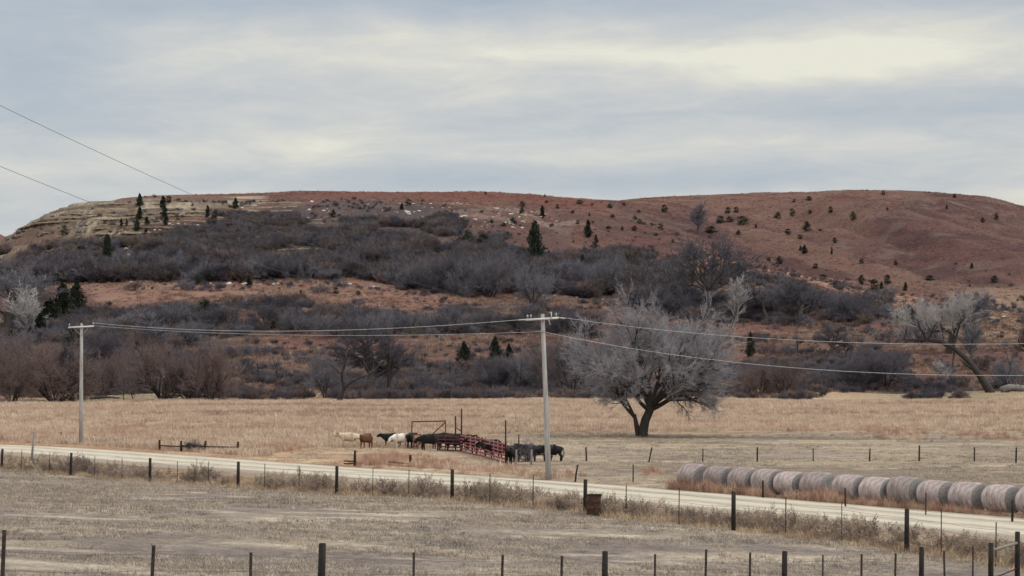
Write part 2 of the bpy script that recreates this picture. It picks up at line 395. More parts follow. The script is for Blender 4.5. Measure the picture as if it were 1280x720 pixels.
def mat_ground():
    m, nt, b = new_mat('ground_cover'); L = nt.links
    at = nd(nt, 'ShaderNodeAttribute', attribute_name='soil'); ge = nd(nt, 'ShaderNodeNewGeometry')
    mp = nd(nt, 'ShaderNodeMapping'); mp.inputs['Scale'].default_value = (1, .8, 1); L.new(ge.outputs['Position'], mp.inputs[0])
    out = at.outputs['Color']; hs = []
    for sc, lo, hi in ((.09, .86, 1.14), (.6, .74, 1.26), (3.2, .66, 1.34), (16, .72, 1.28)):
        no = nd(nt, 'ShaderNodeTexNoise', Scale=sc, Detail=5.0, Roughness=.7); L.new(mp.outputs[0], no.inputs['Vector'])
        mr = nd(nt, 'ShaderNodeMapRange'); mr.inputs['From Min'].default_value = .3; mr.inputs['From Max'].default_value = .7
        mr.inputs['To Min'].default_value = lo; mr.inputs['To Max'].default_value = hi; L.new(no.outputs['Fac'], mr.inputs['Value'])
        vm = nd(nt, 'ShaderNodeVectorMath', operation='SCALE'); L.new(out, vm.inputs[0]); L.new(mr.outputs[0], vm.inputs['Scale']); out = vm.outputs[0]; hs.append(no)
    L.new(out, b.inputs['Base Color'])
    ad = nd(nt, 'ShaderNodeMath', operation='MULTIPLY_ADD'); ad.inputs[1].default_value = 3.0; L.new(hs[1].outputs['Fac'], ad.inputs[0]); L.new(hs[2].outputs['Fac'], ad.inputs[2])
    bp = nd(nt, 'ShaderNodeBump', Strength=.9, Distance=.35); L.new(ad.outputs[0], bp.inputs['Height']); L.new(bp.outputs[0], b.inputs['Normal'])
    b.inputs['Specular IOR Level'].default_value = 0.05
    return m

# ------------------------------------------------------------------ sky, sun, camera
SUN_EL, SUN_AZ = R(46), R(118)                # the sun behind the overcast: high, at the right and a little behind the viewer (azimuth from +Y towards +X)
def build_world():
    w = bpy.data.worlds.new('World'); SC.world = w; w.use_nodes = True; nt = w.node_tree; L = nt.links
    for n in list(nt.nodes): nt.nodes.remove(n)
    out = nd(nt, 'ShaderNodeOutputWorld'); bg = nd(nt, 'ShaderNodeBackground', Strength=.1); L.new(bg.outputs[0], out.inputs[0])
    sky = nd(nt, 'ShaderNodeTexSky', sky_type='NISHITA', sun_disc=False, sun_elevation=SUN_EL, sun_rotation=SUN_AZ)
    tc = nd(nt, 'ShaderNodeTexCoord'); sx = nd(nt, 'ShaderNodeSeparateXYZ'); L.new(tc.outputs['Generated'], sx.inputs[0])
    def M(op, a, b=None, c=None):
        n = nd(nt, 'ShaderNodeMath', operation=op)
        for i, v in enumerate((a, b, c)):
            if v is None: continue
            if isinstance(v, (int, float)): n.inputs[i].default_value = v
            else: L.new(v, n.inputs[i])
        return n.outputs[0]
    x, y, z = sx.outputs
    az = M('ARCTAN2', x, y); el = M('ARCSINE', z)
    elc = M('DIVIDE', el, M('ADD', M('ABSOLUTE', el), .55))
    def nz(sa, se, seed, det=5.0, rough=.55, dist=.0):
        cb = nd(nt, 'ShaderNodeCombineXYZ'); L.new(M('MULTIPLY', az, sa), cb.inputs[0]); L.new(M('MULTIPLY', elc, se), cb.inputs[1]); cb.inputs[2].default_value = seed
        n = nd(nt, 'ShaderNodeTexNoise', Scale=1.0, Detail=det, Roughness=rough, Distortion=dist); L.new(cb.outputs[0], n.inputs['Vector']); return n.outputs['Fac']
    big = nz(6, 24, 3.1, 4.0, .5, .6); mid = nz(20, 62, 8.3, 6.0, .62, .9); fine = nz(75, 230, 1.7, 6.0, .65, .8)
    def blob(a, e, sa, se):
        da = M('DIVIDE', M('SUBTRACT', az, a), sa); de = M('DIVIDE', M('SUBTRACT', el, e), se)
        return M('POWER', 2.718, M('MULTIPLY', M('ADD', M('MULTIPLY', da, da), M('MULTIPLY', de, de)), -1.0))
    px = lambda v: (v - 640) / F
    py = lambda v: (HY - v) / F
    t = M('MULTIPLY', M('SUBTRACT', big, .5), 1.0); t = M('MULTIPLY_ADD', M('SUBTRACT', mid, .5), .50, t); t = M('MULTIPLY_ADD', M('SUBTRACT', fine, .5), .15, t)
    for (a, e, sa, se, k) in ((860, 68, 230, 16, .30), (1110, 60, 170, 34, .26), (980, 92, 130, 26, .36), (1000, 182, 170, 13, .16), (380, 80, 260, 34, .10), (260, 190, 240, 20, .12), (60, 222, 200, 18, .20),
                              (60, 90, 110, 60, -.26), (640, 0, 800, 26, -.46), (700, 225, 500, 14, -.18), (540, 100, 110, 14, -.05), (40, 20, 160, 26, -.18), (1150, 235, 190, 16, -.16), (1000, 140, 300, 12, -.06)):
        t = M('MULTIPLY_ADD', blob(px(a), py(e), sa / F, se / F), k, t)
    t = M('ADD', t, .62)
    cr = nd(nt, 'ShaderNodeValToRGB'); e = cr.color_ramp.elements; L.new(t, cr.inputs[0])
    e[0].position = 0; e[0].color = (3.85, 4.49, 5.35, 1); e[1].position = 1; e[1].color = (8.45, 8.24, 7.06, 1)
    for p, c in ((.28, (4.60, 5.14, 5.78, 1)), (.5, (5.35, 5.67, 5.99, 1)), (.68, (6.31, 6.37, 6.26, 1)), (.84, (7.38, 7.22, 6.53, 1))):
        k = e.new(p); k.color = c
    cr2 = M('MULTIPLY_ADD', M('SUBTRACT', el, .16), 3.0, 1.0); cr2 = M('MINIMUM', M('MAXIMUM', cr2, 1.0), 2.7)     # an overcast sky is brighter overhead
    vs = nd(nt, 'ShaderNodeVectorMath', operation='SCALE'); L.new(cr.outputs[0], vs.inputs[0]); L.new(cr2, vs.inputs['Scale'])
    mx = nd(nt, 'ShaderNodeMix', data_type='RGBA'); mx.inputs['Factor'].default_value = .9
    L.new(sky.outputs[0], mx.inputs['A']); L.new(vs.outputs[0], mx.inputs['B'])
    L.new(mx.outputs['Result'], bg.inputs['Color'])

def build_light_cam():
    s = bpy.data.lights.new('sun', 'SUN'); s.energy = 1.35; s.angle = R(24); s.color = (1, .95, .87)
    so = bpy.data.objects.new('sun', s); COL.objects.link(so)
    d = Vector((math.sin(SUN_AZ) * math.cos(SUN_EL), math.cos(SUN_AZ) * math.cos(SUN_EL), math.sin(SUN_EL)))
    so.rotation_euler = d.to_track_quat('Z', 'Y').to_euler(); so.location = (0, 0, 60)
    c = bpy.data.cameras.new('camera'); co = bpy.data.objects.new('camera', c); COL.objects.link(co); SC.camera = co
    c.sensor_width = 36; c.lens = F / 1280 * 36; c.clip_start = .5; c.clip_end = 20000
    co.location = (0, 0, CAMZ); co.rotation_euler = (R(90) + math.atan((HY - 360) / F), 0, 0)
    SC.view_settings.view_transform = 'Standard'; SC.view_settings.look = 'None'; SC.view_settings.gamma = 1; SC.view_settings.exposure = 0
    SC.view_settings.use_curve_mapping = False

def build_road():
    m, nt, b = new_mat('pale_gravel'); L = nt.links
    at = nd(nt, 'ShaderNodeAttribute', attribute_name='across'); ge = nd(nt, 'ShaderNodeNewGeometry')
    n1 = nd(nt, 'ShaderNodeTexNoise', Scale=.35, Detail=5.0, Roughness=.6); n2 = nd(nt, 'ShaderNodeTexNoise', Scale=7.0, Detail=6.0, Roughness=.7)
    for n in (n1, n2): L.new(ge.outputs['Position'], n.inputs['Vector'])
    ad = nd(nt, 'ShaderNodeMath', operation='MULTIPLY_ADD'); ad.inputs[1].default_value = .26; L.new(n1.outputs['Fac'], ad.inputs[0]); L.new(at.outputs['Fac'], ad.inputs[2])
    cr = nd(nt, 'ShaderNodeValToRGB'); e = cr.color_ramp.elements; L.new(ad.outputs[0], cr.inputs[0])
    pal, mid, dk, ed = (.46, .405, .315, 1), (.39, .34, .265, 1), (.30, .26, .205, 1), (.26, .205, .155, 1)
    e[0].position = .03; e[0].color = ed; e[1].position = 1.0; e[1].color = ed
    for p, c in ((.12, mid), (.2, dk), (.27, pal), (.34, pal), (.42, dk), (.5, mid), (.58, pal), (.66, pal), (.73, dk), (.8, pal), (.87, pal), (.95, dk)):
        k = e.new(p); k.color = c
    mr = nd(nt, 'ShaderNodeMapRange'); mr.inputs['From Min'].default_value = .3; mr.inputs['From Max'].default_value = .7; mr.inputs['To Min'].default_value = .8; mr.inputs['To Max'].default_value = 1.16
    L.new(n2.outputs['Fac'], mr.inputs['Value']); vm = nd(nt, 'ShaderNodeVectorMath', operation='SCALE'); L.new(cr.outputs[0], vm.inputs[0]); L.new(mr.outputs[0], vm.inputs['Scale']); L.new(vm.outputs[0], b.inputs['Base Color'])
    bp = nd(nt, 'ShaderNodeBump', Strength=.6, Distance=.03); L.new(n2.outputs['Fac'], bp.inputs['Height']); L.new(bp.outputs[0], b.inputs['Normal'])
    K = 14; co = []; fa = []; ac = []
    ww = RW + (fbm(np.arange(len(RF)), np.arange(len(RF)) * 0, 9, 3, 2) - .5) * 1.6
    ea = (fbm(np.arange(len(RF)), np.arange(len(RF)) * 0 + 50, 5, 4, 3) - .5) * .9
    for i in range(len(RF)):
        for k in range(K + 1):
            t = k / K; p = RF[i] + RN[i] * (ea[i] + (ww[i] - ea[i]) * t)
            crown = .10 * (1 - (2 * t - 1) ** 2) - .012 * math.cos(t * 6 * math.pi)
            co.append((p[0], p[1], .035 + crown)); ac.append(t)
    for i in range(len(RF) - 1):
        for k in range(K): a = i * (K + 1) + k; fa.append((a, a + 1, a + K + 2, a + K + 1))
    o = mesh_np('gravel_road', co, np.array(fa), m, True)
    at = o.data.attributes.new('across', 'FLOAT', 'POINT'); at.data.foreach_set('value', np.array(ac, np.float32))
    o['kind'] = 'structure'

build_world(); build_light_cam()
build_terrain(mat_ground()); build_road()

# ------------------------------------------------------------------ plant makers
def norm(v): return v / (np.linalg.norm(v) + 1e-9)
def rot_about(d, ang, rng):
    a = rng.normal(size=3); a = norm(a - d * (a @ d)); return norm(d * math.cos(ang) + a * math.sin(ang))

def prisms(P0, P1, R0, R1, sides=3):
    P0 = np.asarray(P0, float); P1 = np.asarray(P1, float); n = len(P0)
    t = P1 - P0; t /= np.linalg.norm(t, axis=1)[:, None] + 1e-9
    ref = np.where(np.abs(t[:, 2:3]) < .9, [[0, 0, 1.]], [[1., 0, 0]])
    a = np.cross(t, ref); a /= np.linalg.norm(a, axis=1)[:, None] + 1e-9; b = np.cross(t, a)
    co = np.empty((n, 2 * sides, 3))
    for k in range(sides):
        th = 2 * math.pi * k / sides; o = math.cos(th) * a + math.sin(th) * b
        co[:, k] = P0 + o * np.asarray(R0)[:, None]; co[:, sides + k] = P1 + o * np.asarray(R1)[:, None]
    base = np.arange(n)[:, None] * 2 * sides
    f = np.stack([np.concatenate([base + k, base + (k + 1) % sides, base + sides + (k + 1) % sides, base + sides + k], 1) for k in range(sides)], 1).reshape(-1, 4)
    return co.reshape(-1, 3), f

def grow(seed, stems, levels, tw=.018, thick_levels=2):
    """stems: list of (start, dir, length, radius). levels: per level dict(k, ang, ratio, wander, up, segs, t0).
    returns thick limbs [(pts, radii)] and thin twigs (P0,P1,R0,R1)"""
    rng = np.random.default_rng(seed); limbs = []; tw0 = []; tw1 = []; tr0 = []; tr1 = []
    def br(p, d, L, r, lv):
        S = levels[min(lv, len(levels) - 1)]; n = S.get('segs', 4); pts = [p]; rad = [r]; ds = [d]
        for i in range(n):
            d = norm(d + rng.normal(size=3) * S.get('wander', .2) + np.array([0, 0, 1]) * S.get('up', .05)); p = p + d * L / n
            if p[2] < .15: p = np.array([p[0], p[1], .15]); d = norm(d * np.array([1, 1, 0]) + np.array([0, 0, .3]))
            pts.append(p); rad.append(r * (1 - .55 * (i + 1) / n)); ds.append(d)
        if lv < thick_levels: limbs.append((pts, rad))
        else:
            for i in range(n):
                tw0.append(pts[i]); tw1.append(pts[i + 1]); tr0.append(rad[i]); tr1.append(rad[i + 1])
        if lv + 1 >= len(levels): return
        k = S['k']; t0 = S.get('t0', .3)
        for j in range(k):
            t = t0 + (1 - t0) * (j + rng.random()) / k; f = t * n; i = min(int(f), n - 1); q = pts[i] + (pts[i + 1] - pts[i]) * (f - i)
            dd = rot_about(ds[i + 1], R(S['ang']) * (.6 + .7 * rng.random()), rng)
            br(q, dd, L * S['ratio'] * (1.15 - .45 * t) * (.75 + .5 * rng.random()), max(rad[i] * .62, tw), lv + 1)
        br(pts[-1], rot_about(d, R(12), rng), L * S['ratio'] * .95, max(rad[-1] * .95, tw), lv + 1)
    for (p, d, L, r) in stems: br(np.array(p, float), norm(np.array(d, float)), L, r, 0)
    return limbs, (np.array(tw0), np.array(tw1), np.array(tr0), np.array(tr1))

class Plant:
    """a meshed plant: trunk mesh + crown mesh, unit height, unit width"""
    def __init__(s, name, limbs, tw, tmat, cmat, sink=.25, keep=None, fit=True):
        s.name = name; mb = MB(); rng = random.Random(1)
        for pts, rad in limbs:
            pts = [np.array(p) for p in pts]
            mb.tube(pts, rad, 7 if rad[0] > .12 else 5, cap=False, jitter=.18, rng=rng)
        cv, cf = prisms(*tw) if len(tw[0]) else (np.zeros((0, 3)), np.zeros((0, 4), int))
        tv = np.concatenate(mb.v) if mb.v else np.zeros((0, 3))
        al = np.concatenate([tv, cv])
        s.h0 = np.percentile(al[:, 2], 99.7); s.w0 = np.percentile(np.abs(al[:, 0] - np.median(al[:, 0])), 98) * 2
        if mb.v:
            low = tv[:, 2] < .3; tv[low, 2] -= sink
            s.t = mesh_np('trunk', tv, [np.array(mb.f[4])], tmat, True, link=False).data
        else: s.t = None
        s.c = mesh_np('crown', cv, cf, cmat, False, link=False).data
    def place(s, loc, H, W, label, cat='tree', group=None, rz=0, name=None, depth=None):
        e = empty(name or s.name, loc, rz, (W / s.w0, (depth or W) / s.w0, H / s.h0)); tag(e, label, cat, group)
        for nm, me in (('trunk', s.t), ('crown', s.c)):
            if me is None: continue
            o = bpy.data.objects.new(nm, me); COL.objects.link(o); o.parent = e
        return e

LV_SPREAD = [dict(k=4, ang=42, ratio=.78, wander=.10, up=.03, segs=5, t0=.45), dict(k=5, ang=42, ratio=.66, wander=.16, up=.05, segs=5), dict(k=5, ang=44, ratio=.62, wander=.2, up=.05, segs=4),
             dict(k=5, ang=42, ratio=.62, wander=.22, up=.06, segs=3), dict(k=4, ang=42, ratio=.65, wander=.2, up=.06, segs=2), dict(k=0, ang=30, ratio=.5, wander=.2, segs=2)]
def stems(n, spread, L, r, seed, base=.3, up=1.0):
    g = random.Random(seed); o = []
    for i in range(n):
        a = 2 * math.pi * (i + g.random() * .7) / n; sp = spread * (.5 + .7 * g.random())
        o.append(((math.cos(a) * base * g.random(), math.sin(a) * base * g.random(), 0), (math.cos(a) * sp, math.sin(a) * sp, up), L * (.8 + .4 * g.random()), r * (.7 + .5 * g.random())))
    return o

def cedar_mesh(seed, shape='cone'):
    """scale-like dark foliage: many small tilted sprays through an uneven crown (unit height 1, unit width 1)"""
    g = np.random.default_rng(seed); n = 2600 if shape == 'cone' else 1700
    # uneven lobes
    lob = [(g.random() * 6.28, .06 + .88 * g.random() ** 1.1, .35 + .95 * g.random()) for _ in range(24)]
    co = []; f = []
    for i in range(n):
        l = lob[g.integers(len(lob))] if g.random() < .8 else (g.random() * 6.28, g.random(), .8)
        h = np.clip(l[1] + g.normal() * .06, .02, 1.0); a = l[0] + g.normal() * .45
        env = ((1 - h) ** .62 * .47 + .02) * (1 + .22 * math.sin(h * 19 + l[0] * 2)) if shape == 'cone' else .5 * math.sqrt(max(0, 1 - (1.7 * h - .75) ** 2 * .9)) if h < 1 else .05
        if shape == 'cone' and h < .12: env *= .55 + 3.5 * h
        r = env * l[2] * (1 - .75 * g.random() ** 1.6)
        c = np.array([r * math.cos(a), r * math.sin(a), h])
        d = norm(np.array([math.cos(a), math.sin(a), .7]) + g.normal(size=3) * .5); e = norm(np.cross(d, g.normal(size=3)))
        s = .035 * (.6 + .8 * g.random()); sx = s * (1.4 if shape == 'cone' else 1.2)
        b = len(co); co += [c - e * sx * .5, c + e * sx * .5, c + d * s * 1.9 + e * sx * .15, c + d * s * 1.7 - e * sx * .2]; f.append((b, b + 1, b + 2, b + 3))
    return np.array(co), np.array(f)

# --- materials of the plants
M_BARK = noisy('dark_bark', (.022, .018, .016), (.062, .052, .048), 6, stretch=(1, 1, .25), bump=.6)
M_BARKG = noisy('weathered_bark', (.05, .043, .04), (.14, .125, .115), 5, stretch=(1, 1, .25), bump=.6)
M_TWG = noisy('grey_twigs', (.108, .101, .118), (.20, .188, .207), .8, rnd=.22)  # bluish haze and cool shade are mixed into the twig colour
M_TWHERO = noisy('silver_grey_twigs', (.20, .187, .20), (.36, .338, .352), .5)
M_TWD = noisy('dark_twigs', (.060, .055, .066), (.115, .105, .122), .8, rnd=.3)  # blue of distant haze and cool shadow put into this colour too
M_TWR = noisy('reddish_twigs', (.115, .084, .080), (.20, .142, .130), .8, rnd=.25)
M_TWP = noisy('pale_twigs', (.30, .285, .28), (.48, .45, .44), .8, rnd=.15)
M_CEDAR = noisy('cedar_green', (.014, .020, .014), (.045, .055, .034), 5, rnd=.35)
M_CEDARB = noisy('cedar_olive', (.020, .024, .014), (.055, .056, .032), 5, rnd=.3)

P_ROUND = [Plant('bare_tree', *grow(11 + i, stems(8, 1.15, 4.2, .17, i, .8), [dict(k=5, ang=40, ratio=.7, wander=.16, up=.05, segs=5, t0=.15), dict(k=5, ang=40, ratio=.66, wander=.16, up=.03, segs=4), dict(k=5, ang=38, ratio=.64, wander=.2, up=.03, segs=3), dict(k=4, ang=38, ratio=.66, wander=.2, up=.04, segs=2), dict(k=0, ang=1, ratio=1, segs=2)], .017), M_BARK, M) for i, M in ((0, M_TWR), (1, M_TWR), (2, M_TWG), (3, M_TWD))]
P_SPREAD = [Plant('bare_tree', *grow(31 + i, [((0, 0, 0), (.05, 0, 1), 4.6, .5)], LV_SPREAD, .018, 3), M_BARK, M) for i, M in ((0, M_TWD), (1, M_TWD), (2, M_TWG), (3, M_TWR))]
P_TALL = [Plant('bare_tree', *grow(51 + i, [((0, 0, 0), (.03, 0, 1), 7.5, .3), ((.2, .1, 0), (.12, .05, 1), 6, .2)], [dict(k=9, ang=28, ratio=.42, wander=.05, up=.03, segs=7, t0=.15), dict(k=6, ang=28, ratio=.6, wander=.12, up=.12, segs=4), dict(k=5, ang=30, ratio=.6, wander=.15, up=.1, segs=3), dict(k=4, ang=30, ratio=.6, wander=.15, up=.1, segs=2), dict(k=0, ang=1, ratio=1, segs=2)], .017, 1), M_BARKG, M) for i, M in ((0, M_TWG), (1, M_TWP))]
P_THIN = [Plant('bare_tree', *grow(71 + i, [((0, 0, 0), (.12 * (-1) ** i, 0, 1), 4.2, .22)], [dict(k=4, ang=34, ratio=.72, wander=.16, up=.05, segs=6, t0=.3), dict(k=4, ang=38, ratio=.62, wander=.2, up=.05, segs=4), dict(k=4, ang=40, ratio=.6, wander=.22, up=.04, segs=3), dict(k=0, ang=1, ratio=1, segs=2)], .02, 2), M_BARK, M_TWD) for i in range(3)]
LVS = [dict(k=5, ang=30, ratio=.62, wander=.14, up=.02, segs=4, t0=.2), dict(k=4, ang=34, ratio=.66, wander=.18, up=.02, segs=3), dict(k=4, ang=36, ratio=.66, wander=.2, up=.02, segs=2), dict(k=0, ang=1, ratio=1, segs=2)]
P_BUSH = [Plant('bare_bush', *grow(91 + i, stems(13, .85, 1.6, .06, i + 5, .5), LVS, .02, 0), None, M) for i, M in ((0, M_TWD), (1, M_TWG), (2, M_TWR))]

M_TWB = noisy('brown_twigs', (.088, .068, .055), (.175, .135, .108), .8, rnd=.3)
P_BUSH.append(Plant('bare_bush', *grow(97, stems(12, 1.0, 1.6, .06, 31, .5), LVS, .02, 0), None, M_TWB))
# --- scattering of what nobody could count
SRC = {}
def source_collection(name, meshes):
    c = bpy.data.collections.new(name)
    for i, me in enumerate(meshes):
        o = bpy.data.objects.new('%s_source_%02d' % (name, i), me); c.objects.link(o)
    return c
def scatter(name, pts, coll, n_src, scl, label, cat, seed=0, tilt=.12, sz=None):
    g = np.random.default_rng(seed); n = len(pts)
    me = bpy.data.meshes.new(name); me.vertices.add(n); me.vertices.foreach_set('co', np.asarray(pts, np.float32).ravel())
    rot = np.stack([g.normal(size=n) * tilt, g.normal(size=n) * tilt, g.random(n) * 6.283], 1)
    S = np.stack([scl, scl, scl * (sz if sz is not None else 1)], 1)
    for nm, a in (('rot', rot), ('scl', S)):
        at = me.attributes.new(nm, 'FLOAT_VECTOR', 'POINT'); at.data.foreach_set('vector', a.astype(np.float32).ravel())
    at = me.attributes.new('pick', 'INT', 'POINT'); at.data.foreach_set('value', g.integers(0, n_src, n).astype(np.int32))
    o = bpy.data.objects.new(name, me); COL.objects.link(o)
    nt = bpy.data.node_groups.new(name + '_scatter', 'GeometryNodeTree')
    nt.interface.new_socket('Geometry', in_out='INPUT', socket_type='NodeSocketGeometry'); nt.interface.new_socket('Geometry', in_out='OUTPUT', socket_type='NodeSocketGeometry')
    gi = nt.nodes.new('NodeGroupInput'); go = nt.nodes.new('NodeGroupOutput'); ip = nt.nodes.new('GeometryNodeInstanceOnPoints'); ci = nt.nodes.new('GeometryNodeCollectionInfo')
    ci.inputs['Collection'].default_value = coll; ci.inputs['Separate Children'].default_value = True; ci.inputs['Reset Children'].default_value = True
    def na(nm, ty):
        a = nt.nodes.new('GeometryNodeInputNamedAttribute'); a.data_type = ty; a.inputs['Name'].default_value = nm; return [x for x in a.outputs if x.enabled][0]
    L = nt.links; L.new(gi.outputs[0], ip.inputs['Points']); L.new(ci.outputs[0], ip.inputs['Instance']); ip.inputs['Pick Instance'].default_value = True
    L.new(na('pick', 'INT'), ip.inputs['Instance Index']); L.new(na('scl', 'FLOAT_VECTOR'), ip.inputs['Scale'])
    er = nt.nodes.new('FunctionNodeEulerToRotation'); L.new(na('rot', 'FLOAT_VECTOR'), er.inputs[0]); L.new(er.outputs[0], ip.inputs['Rotation'])
    L.new(ip.outputs[0], go.inputs[0])
    mo = o.modifiers.new('scatter', 'NODES'); mo.node_group = nt
    tag(o, label, cat, None, 'stuff'); return o

def rand_world(n, d0, d1, u0, u1, seed):
    """points spread evenly over the ground of a wedge"""
    g = np.random.default_rng(seed)
    d = np.sqrt(g.random(n) * (d1 * d1 - d0 * d0) + d0 * d0); u = u0 + (u1 - u0) * g.random(n)
    return u * d, d
def with_z(X, Y, sink=.03): return np.stack([X, Y, height(X, Y) - sink], 1)

def grass_mat(name, cols, scale=.08, rnd=.2):
    m, nt, b = new_mat(name); L = nt.links
    ge = nd(nt, 'ShaderNodeNewGeometry'); oi = nd(nt, 'ShaderNodeObjectInfo')
    no = nd(nt, 'ShaderNodeTexNoise', Scale=scale, Detail=4.0, Roughness=.6); mp = nd(nt, 'ShaderNodeMapping'); mp.inputs['Scale'].default_value = (.6, 1.6, 1)
    L.new(oi.outputs['Location'], mp.inputs[0]); L.new(mp.outputs[0], no.inputs['Vector'])
    ad = nd(nt, 'ShaderNodeMath', operation='MULTIPLY_ADD'); ad.inputs[1].default_value = .22; L.new(oi.outputs['Random'], ad.inputs[0]); L.new(no.outputs['Fac'], ad.inputs[2])
    cr = nd(nt, 'ShaderNodeValToRGB'); L.new(ad.outputs[0], cr.inputs[0]); e = cr.color_ramp.elements; n = len(cols)
    e[0].position = .45; e[0].color = (*cols[0], 1); e[1].position = .77; e[1].color = (*cols[-1], 1)
    for i in range(1, n - 1): k = e.new(.45 + .32 * i / (n - 1)); k.color = (*cols[i], 1)
    mr = nd(nt, 'ShaderNodeMapRange'); mr.inputs['To Min'].default_value = 1 - rnd; mr.inputs['To Max'].default_value = 1 + rnd; L.new(oi.outputs['Random'], mr.inputs['Value'])
    vm = nd(nt, 'ShaderNodeVectorMath', operation='SCALE'); L.new(cr.outputs[0], vm.inputs[0]); L.new(mr.outputs[0], vm.inputs['Scale']); L.new(vm.outputs[0], b.inputs['Base Color'])
    return m
def clump(seed, n, rad, h, w, lean, mat, curve=.5):
    g = np.random.default_rng(seed); co = []; f3 = []; f4 = []
    for i in range(n):
        a = g.random() * 6.283; r = rad * math.sqrt(g.random()); p = np.array([r * math.cos(a), r * math.sin(a), 0])
        d = norm(np.array([g.normal() * lean, g.normal() * lean, 1])); L = h * (.5 + .6 * g.random()); e = norm(np.cross(d, g.normal(size=3))) * w * .5
        q = p + d * L * .55; d2 = norm(d + np.array([g.normal(), g.normal(), -.4]) * curve); t = q + d2 * L * .45; b = len(co)
        co += [p - e, p + e, q + e * .8, q - e * .8, t]; f4.append((b, b + 1, b + 2, b + 3)); f3.append((b + 3, b + 2, b + 4))
    return mesh_np('clump', np.array(co), [np.array(f3), np.array(f4)], mat, link=False).data

# short thatch of the near field
G_NEAR = grass_mat('grey_straw', [(.235, .195, .172), (.335, .278, .222), (.45, .375, .29)], .35, .3)
cN = source_collection('short_grass', [clump(i, 16, .16, .10 + .03 * i, .012, .6, G_NEAR, .8) for i in range(4)])
X, Y = rand_world(150000, 44, 160, -.25, .25, 1); s_ = sfence(X, Y); k = (s_ < .6) & (fbm(X, Y, 5, 71, 3) > .36 + .12 * np.random.default_rng(5).random(len(X)))
X, Y = X[k], Y[k]; g = np.random.default_rng(2)
scatter('dry_grass', with_z(X, Y), cN, 4, .5 + 1.0 * g.random(len(X)) ** 2, 'short dry grey straw grass covering the near field below the roadside fence', 'grass', 2)
# taller bunches standing at the foot of the near fence and here and there
G_VERGE = grass_mat('verge_straw', [(.29, .20, .135), (.42, .30, .20), (.50, .38, .26)], .3, .25)
cV = source_collection('verge_grass', [clump(20 + i, 60, .45, .38 + .08 * i, .016, .35, G_VERGE) for i in range(4)])
X, Y = rand_world(42000, 70, 240, -.27, .27, 3); s_ = sfence(X, Y); dr = droad(X, Y)
k = (s_ > -.5) & (dr > RW + 1.2); X, Y, s_ = X[k], Y[k], s_[k]; g = np.random.default_rng(3)
scatter('verge_grass', with_z(X, Y), cV, 4, (.45 + .6 * g.random(len(X))) * (1 - .3 * smooth(3, 16, s_)), 'straw coloured rough grass on the bank between the roadside fence and the gravel road', 'grass', 3)
# weeds along the fence
M_WEED = grass_mat('dead_weeds', [(.20, .15, .125), (.32, .245, .19), (.46, .37, .28)], .5, .3)
def weed(seed):
    g = random.Random(seed)
    l, t = grow(seed, stems(6, .35, .5, .007, seed, .18), [dict(k=4, ang=30, ratio=.6, wander=.12, up=.06, segs=3, t0=.35), dict(k=3, ang=35, ratio=.55, wander=.15, up=.1, segs=2), dict(k=3, ang=40, ratio=.5, wander=.2, segs=1), dict(k=0, ang=1, ratio=1, segs=1)], .0045, 0)
    cv, cf = prisms(*t)
    # seed heads: little tilted flakes at the twig ends
    rg = np.random.default_rng(seed); e = t[1][rg.random(len(t[1])) < .4]; n = len(e); a = rg.normal(size=(n, 3)) * .014; b = rg.normal(size=(n, 3)) * .014
    co2 = np.stack([e - a, e + b, e + a, e - b], 1).reshape(-1, 3); f2 = np.arange(n * 4).reshape(n, 4) + len(cv)
    return mesh_np('weed', np.concatenate([cv, co2]), np.concatenate([cf, f2]), M_WEED, link=False).data
cW = source_collection('weeds', [weed(200 + i) for i in range(5)])
g = np.random.default_rng(4)
X, Y = rand_world(60000, 70, 200, -.27, .27, 4); s_ = sfence(X, Y); amp = fbm(X, Y, 4.5, 81, 3)
px_, py_ = proj(X, Y, 1.5)
wd = np.interp(px_, [0, 300, 620, 900, 1280], [1.8, 2.2, 2.5, 2.8, 3.4])
k = (s_ > .25) & (s_ < .3 + wd * (.4 + .8 * amp)) & (g.random(len(X)) < .12 + .8 * smooth(.34, .55, amp)); X, Y, amp = X[k], Y[k], amp[k]
scatter('weeds', with_z(X, Y), cW, 5, (.40 + .75 * g.random(len(X)) ** 2.2) * (.38 + .8 * amp) * np.interp(X, [-20, 0, 8], [1.35, 1.2, 1]), 'brown dead weeds and seed heads growing along the foot of the roadside fence', 'weeds', 4, .15)
# tall grass of the valley floor
G_VAL = grass_mat('tall_straw', [(.35, .235, .18), (.48, .365, .275), (.57, .46, .35), (.43, .30, .228)], .035, .18)
cL = source_collection('tall_grass', [clump(40 + i, 46, .75, .55 + .1 * i, .035, .28, G_VAL) for i in range(4)])
X, Y = rand_world(62000, 125, 432, -.27, .27, 6); dr = droad(X, Y); n1 = fbm(X, Y, 30, 100, 4)
gz = smooth(-14, 6, X + (n1 - .5) * 26) * (1 - smooth(232, 262, Y + (n1 - .5) * 20 - .1 * X)); g = np.random.default_rng(6)
k = (dr < -2.5) & (Y < 352 + 130 * fbm(X, Y, 20, 98, 3)) & (gz < .3 + .25 * g.random(len(X))) & ~((np.abs(X + 8) < 12) & (Y > 178) & (Y < 212)); X, Y = X[k], Y[k]
sc = (.45 + .75 * fbm(X, Y * 2, 14, 91, 3)) * (1 - .65 * smooth(385, 400, Y))
sc = sc * (.75 + .5 * np.random.default_rng(12).random(len(X)))
scatter('tall_grass', with_z(X, Y, .05), cL, 4, sc, 'tall straw and rust coloured grass filling the valley floor beyond the road', 'grass', 6)
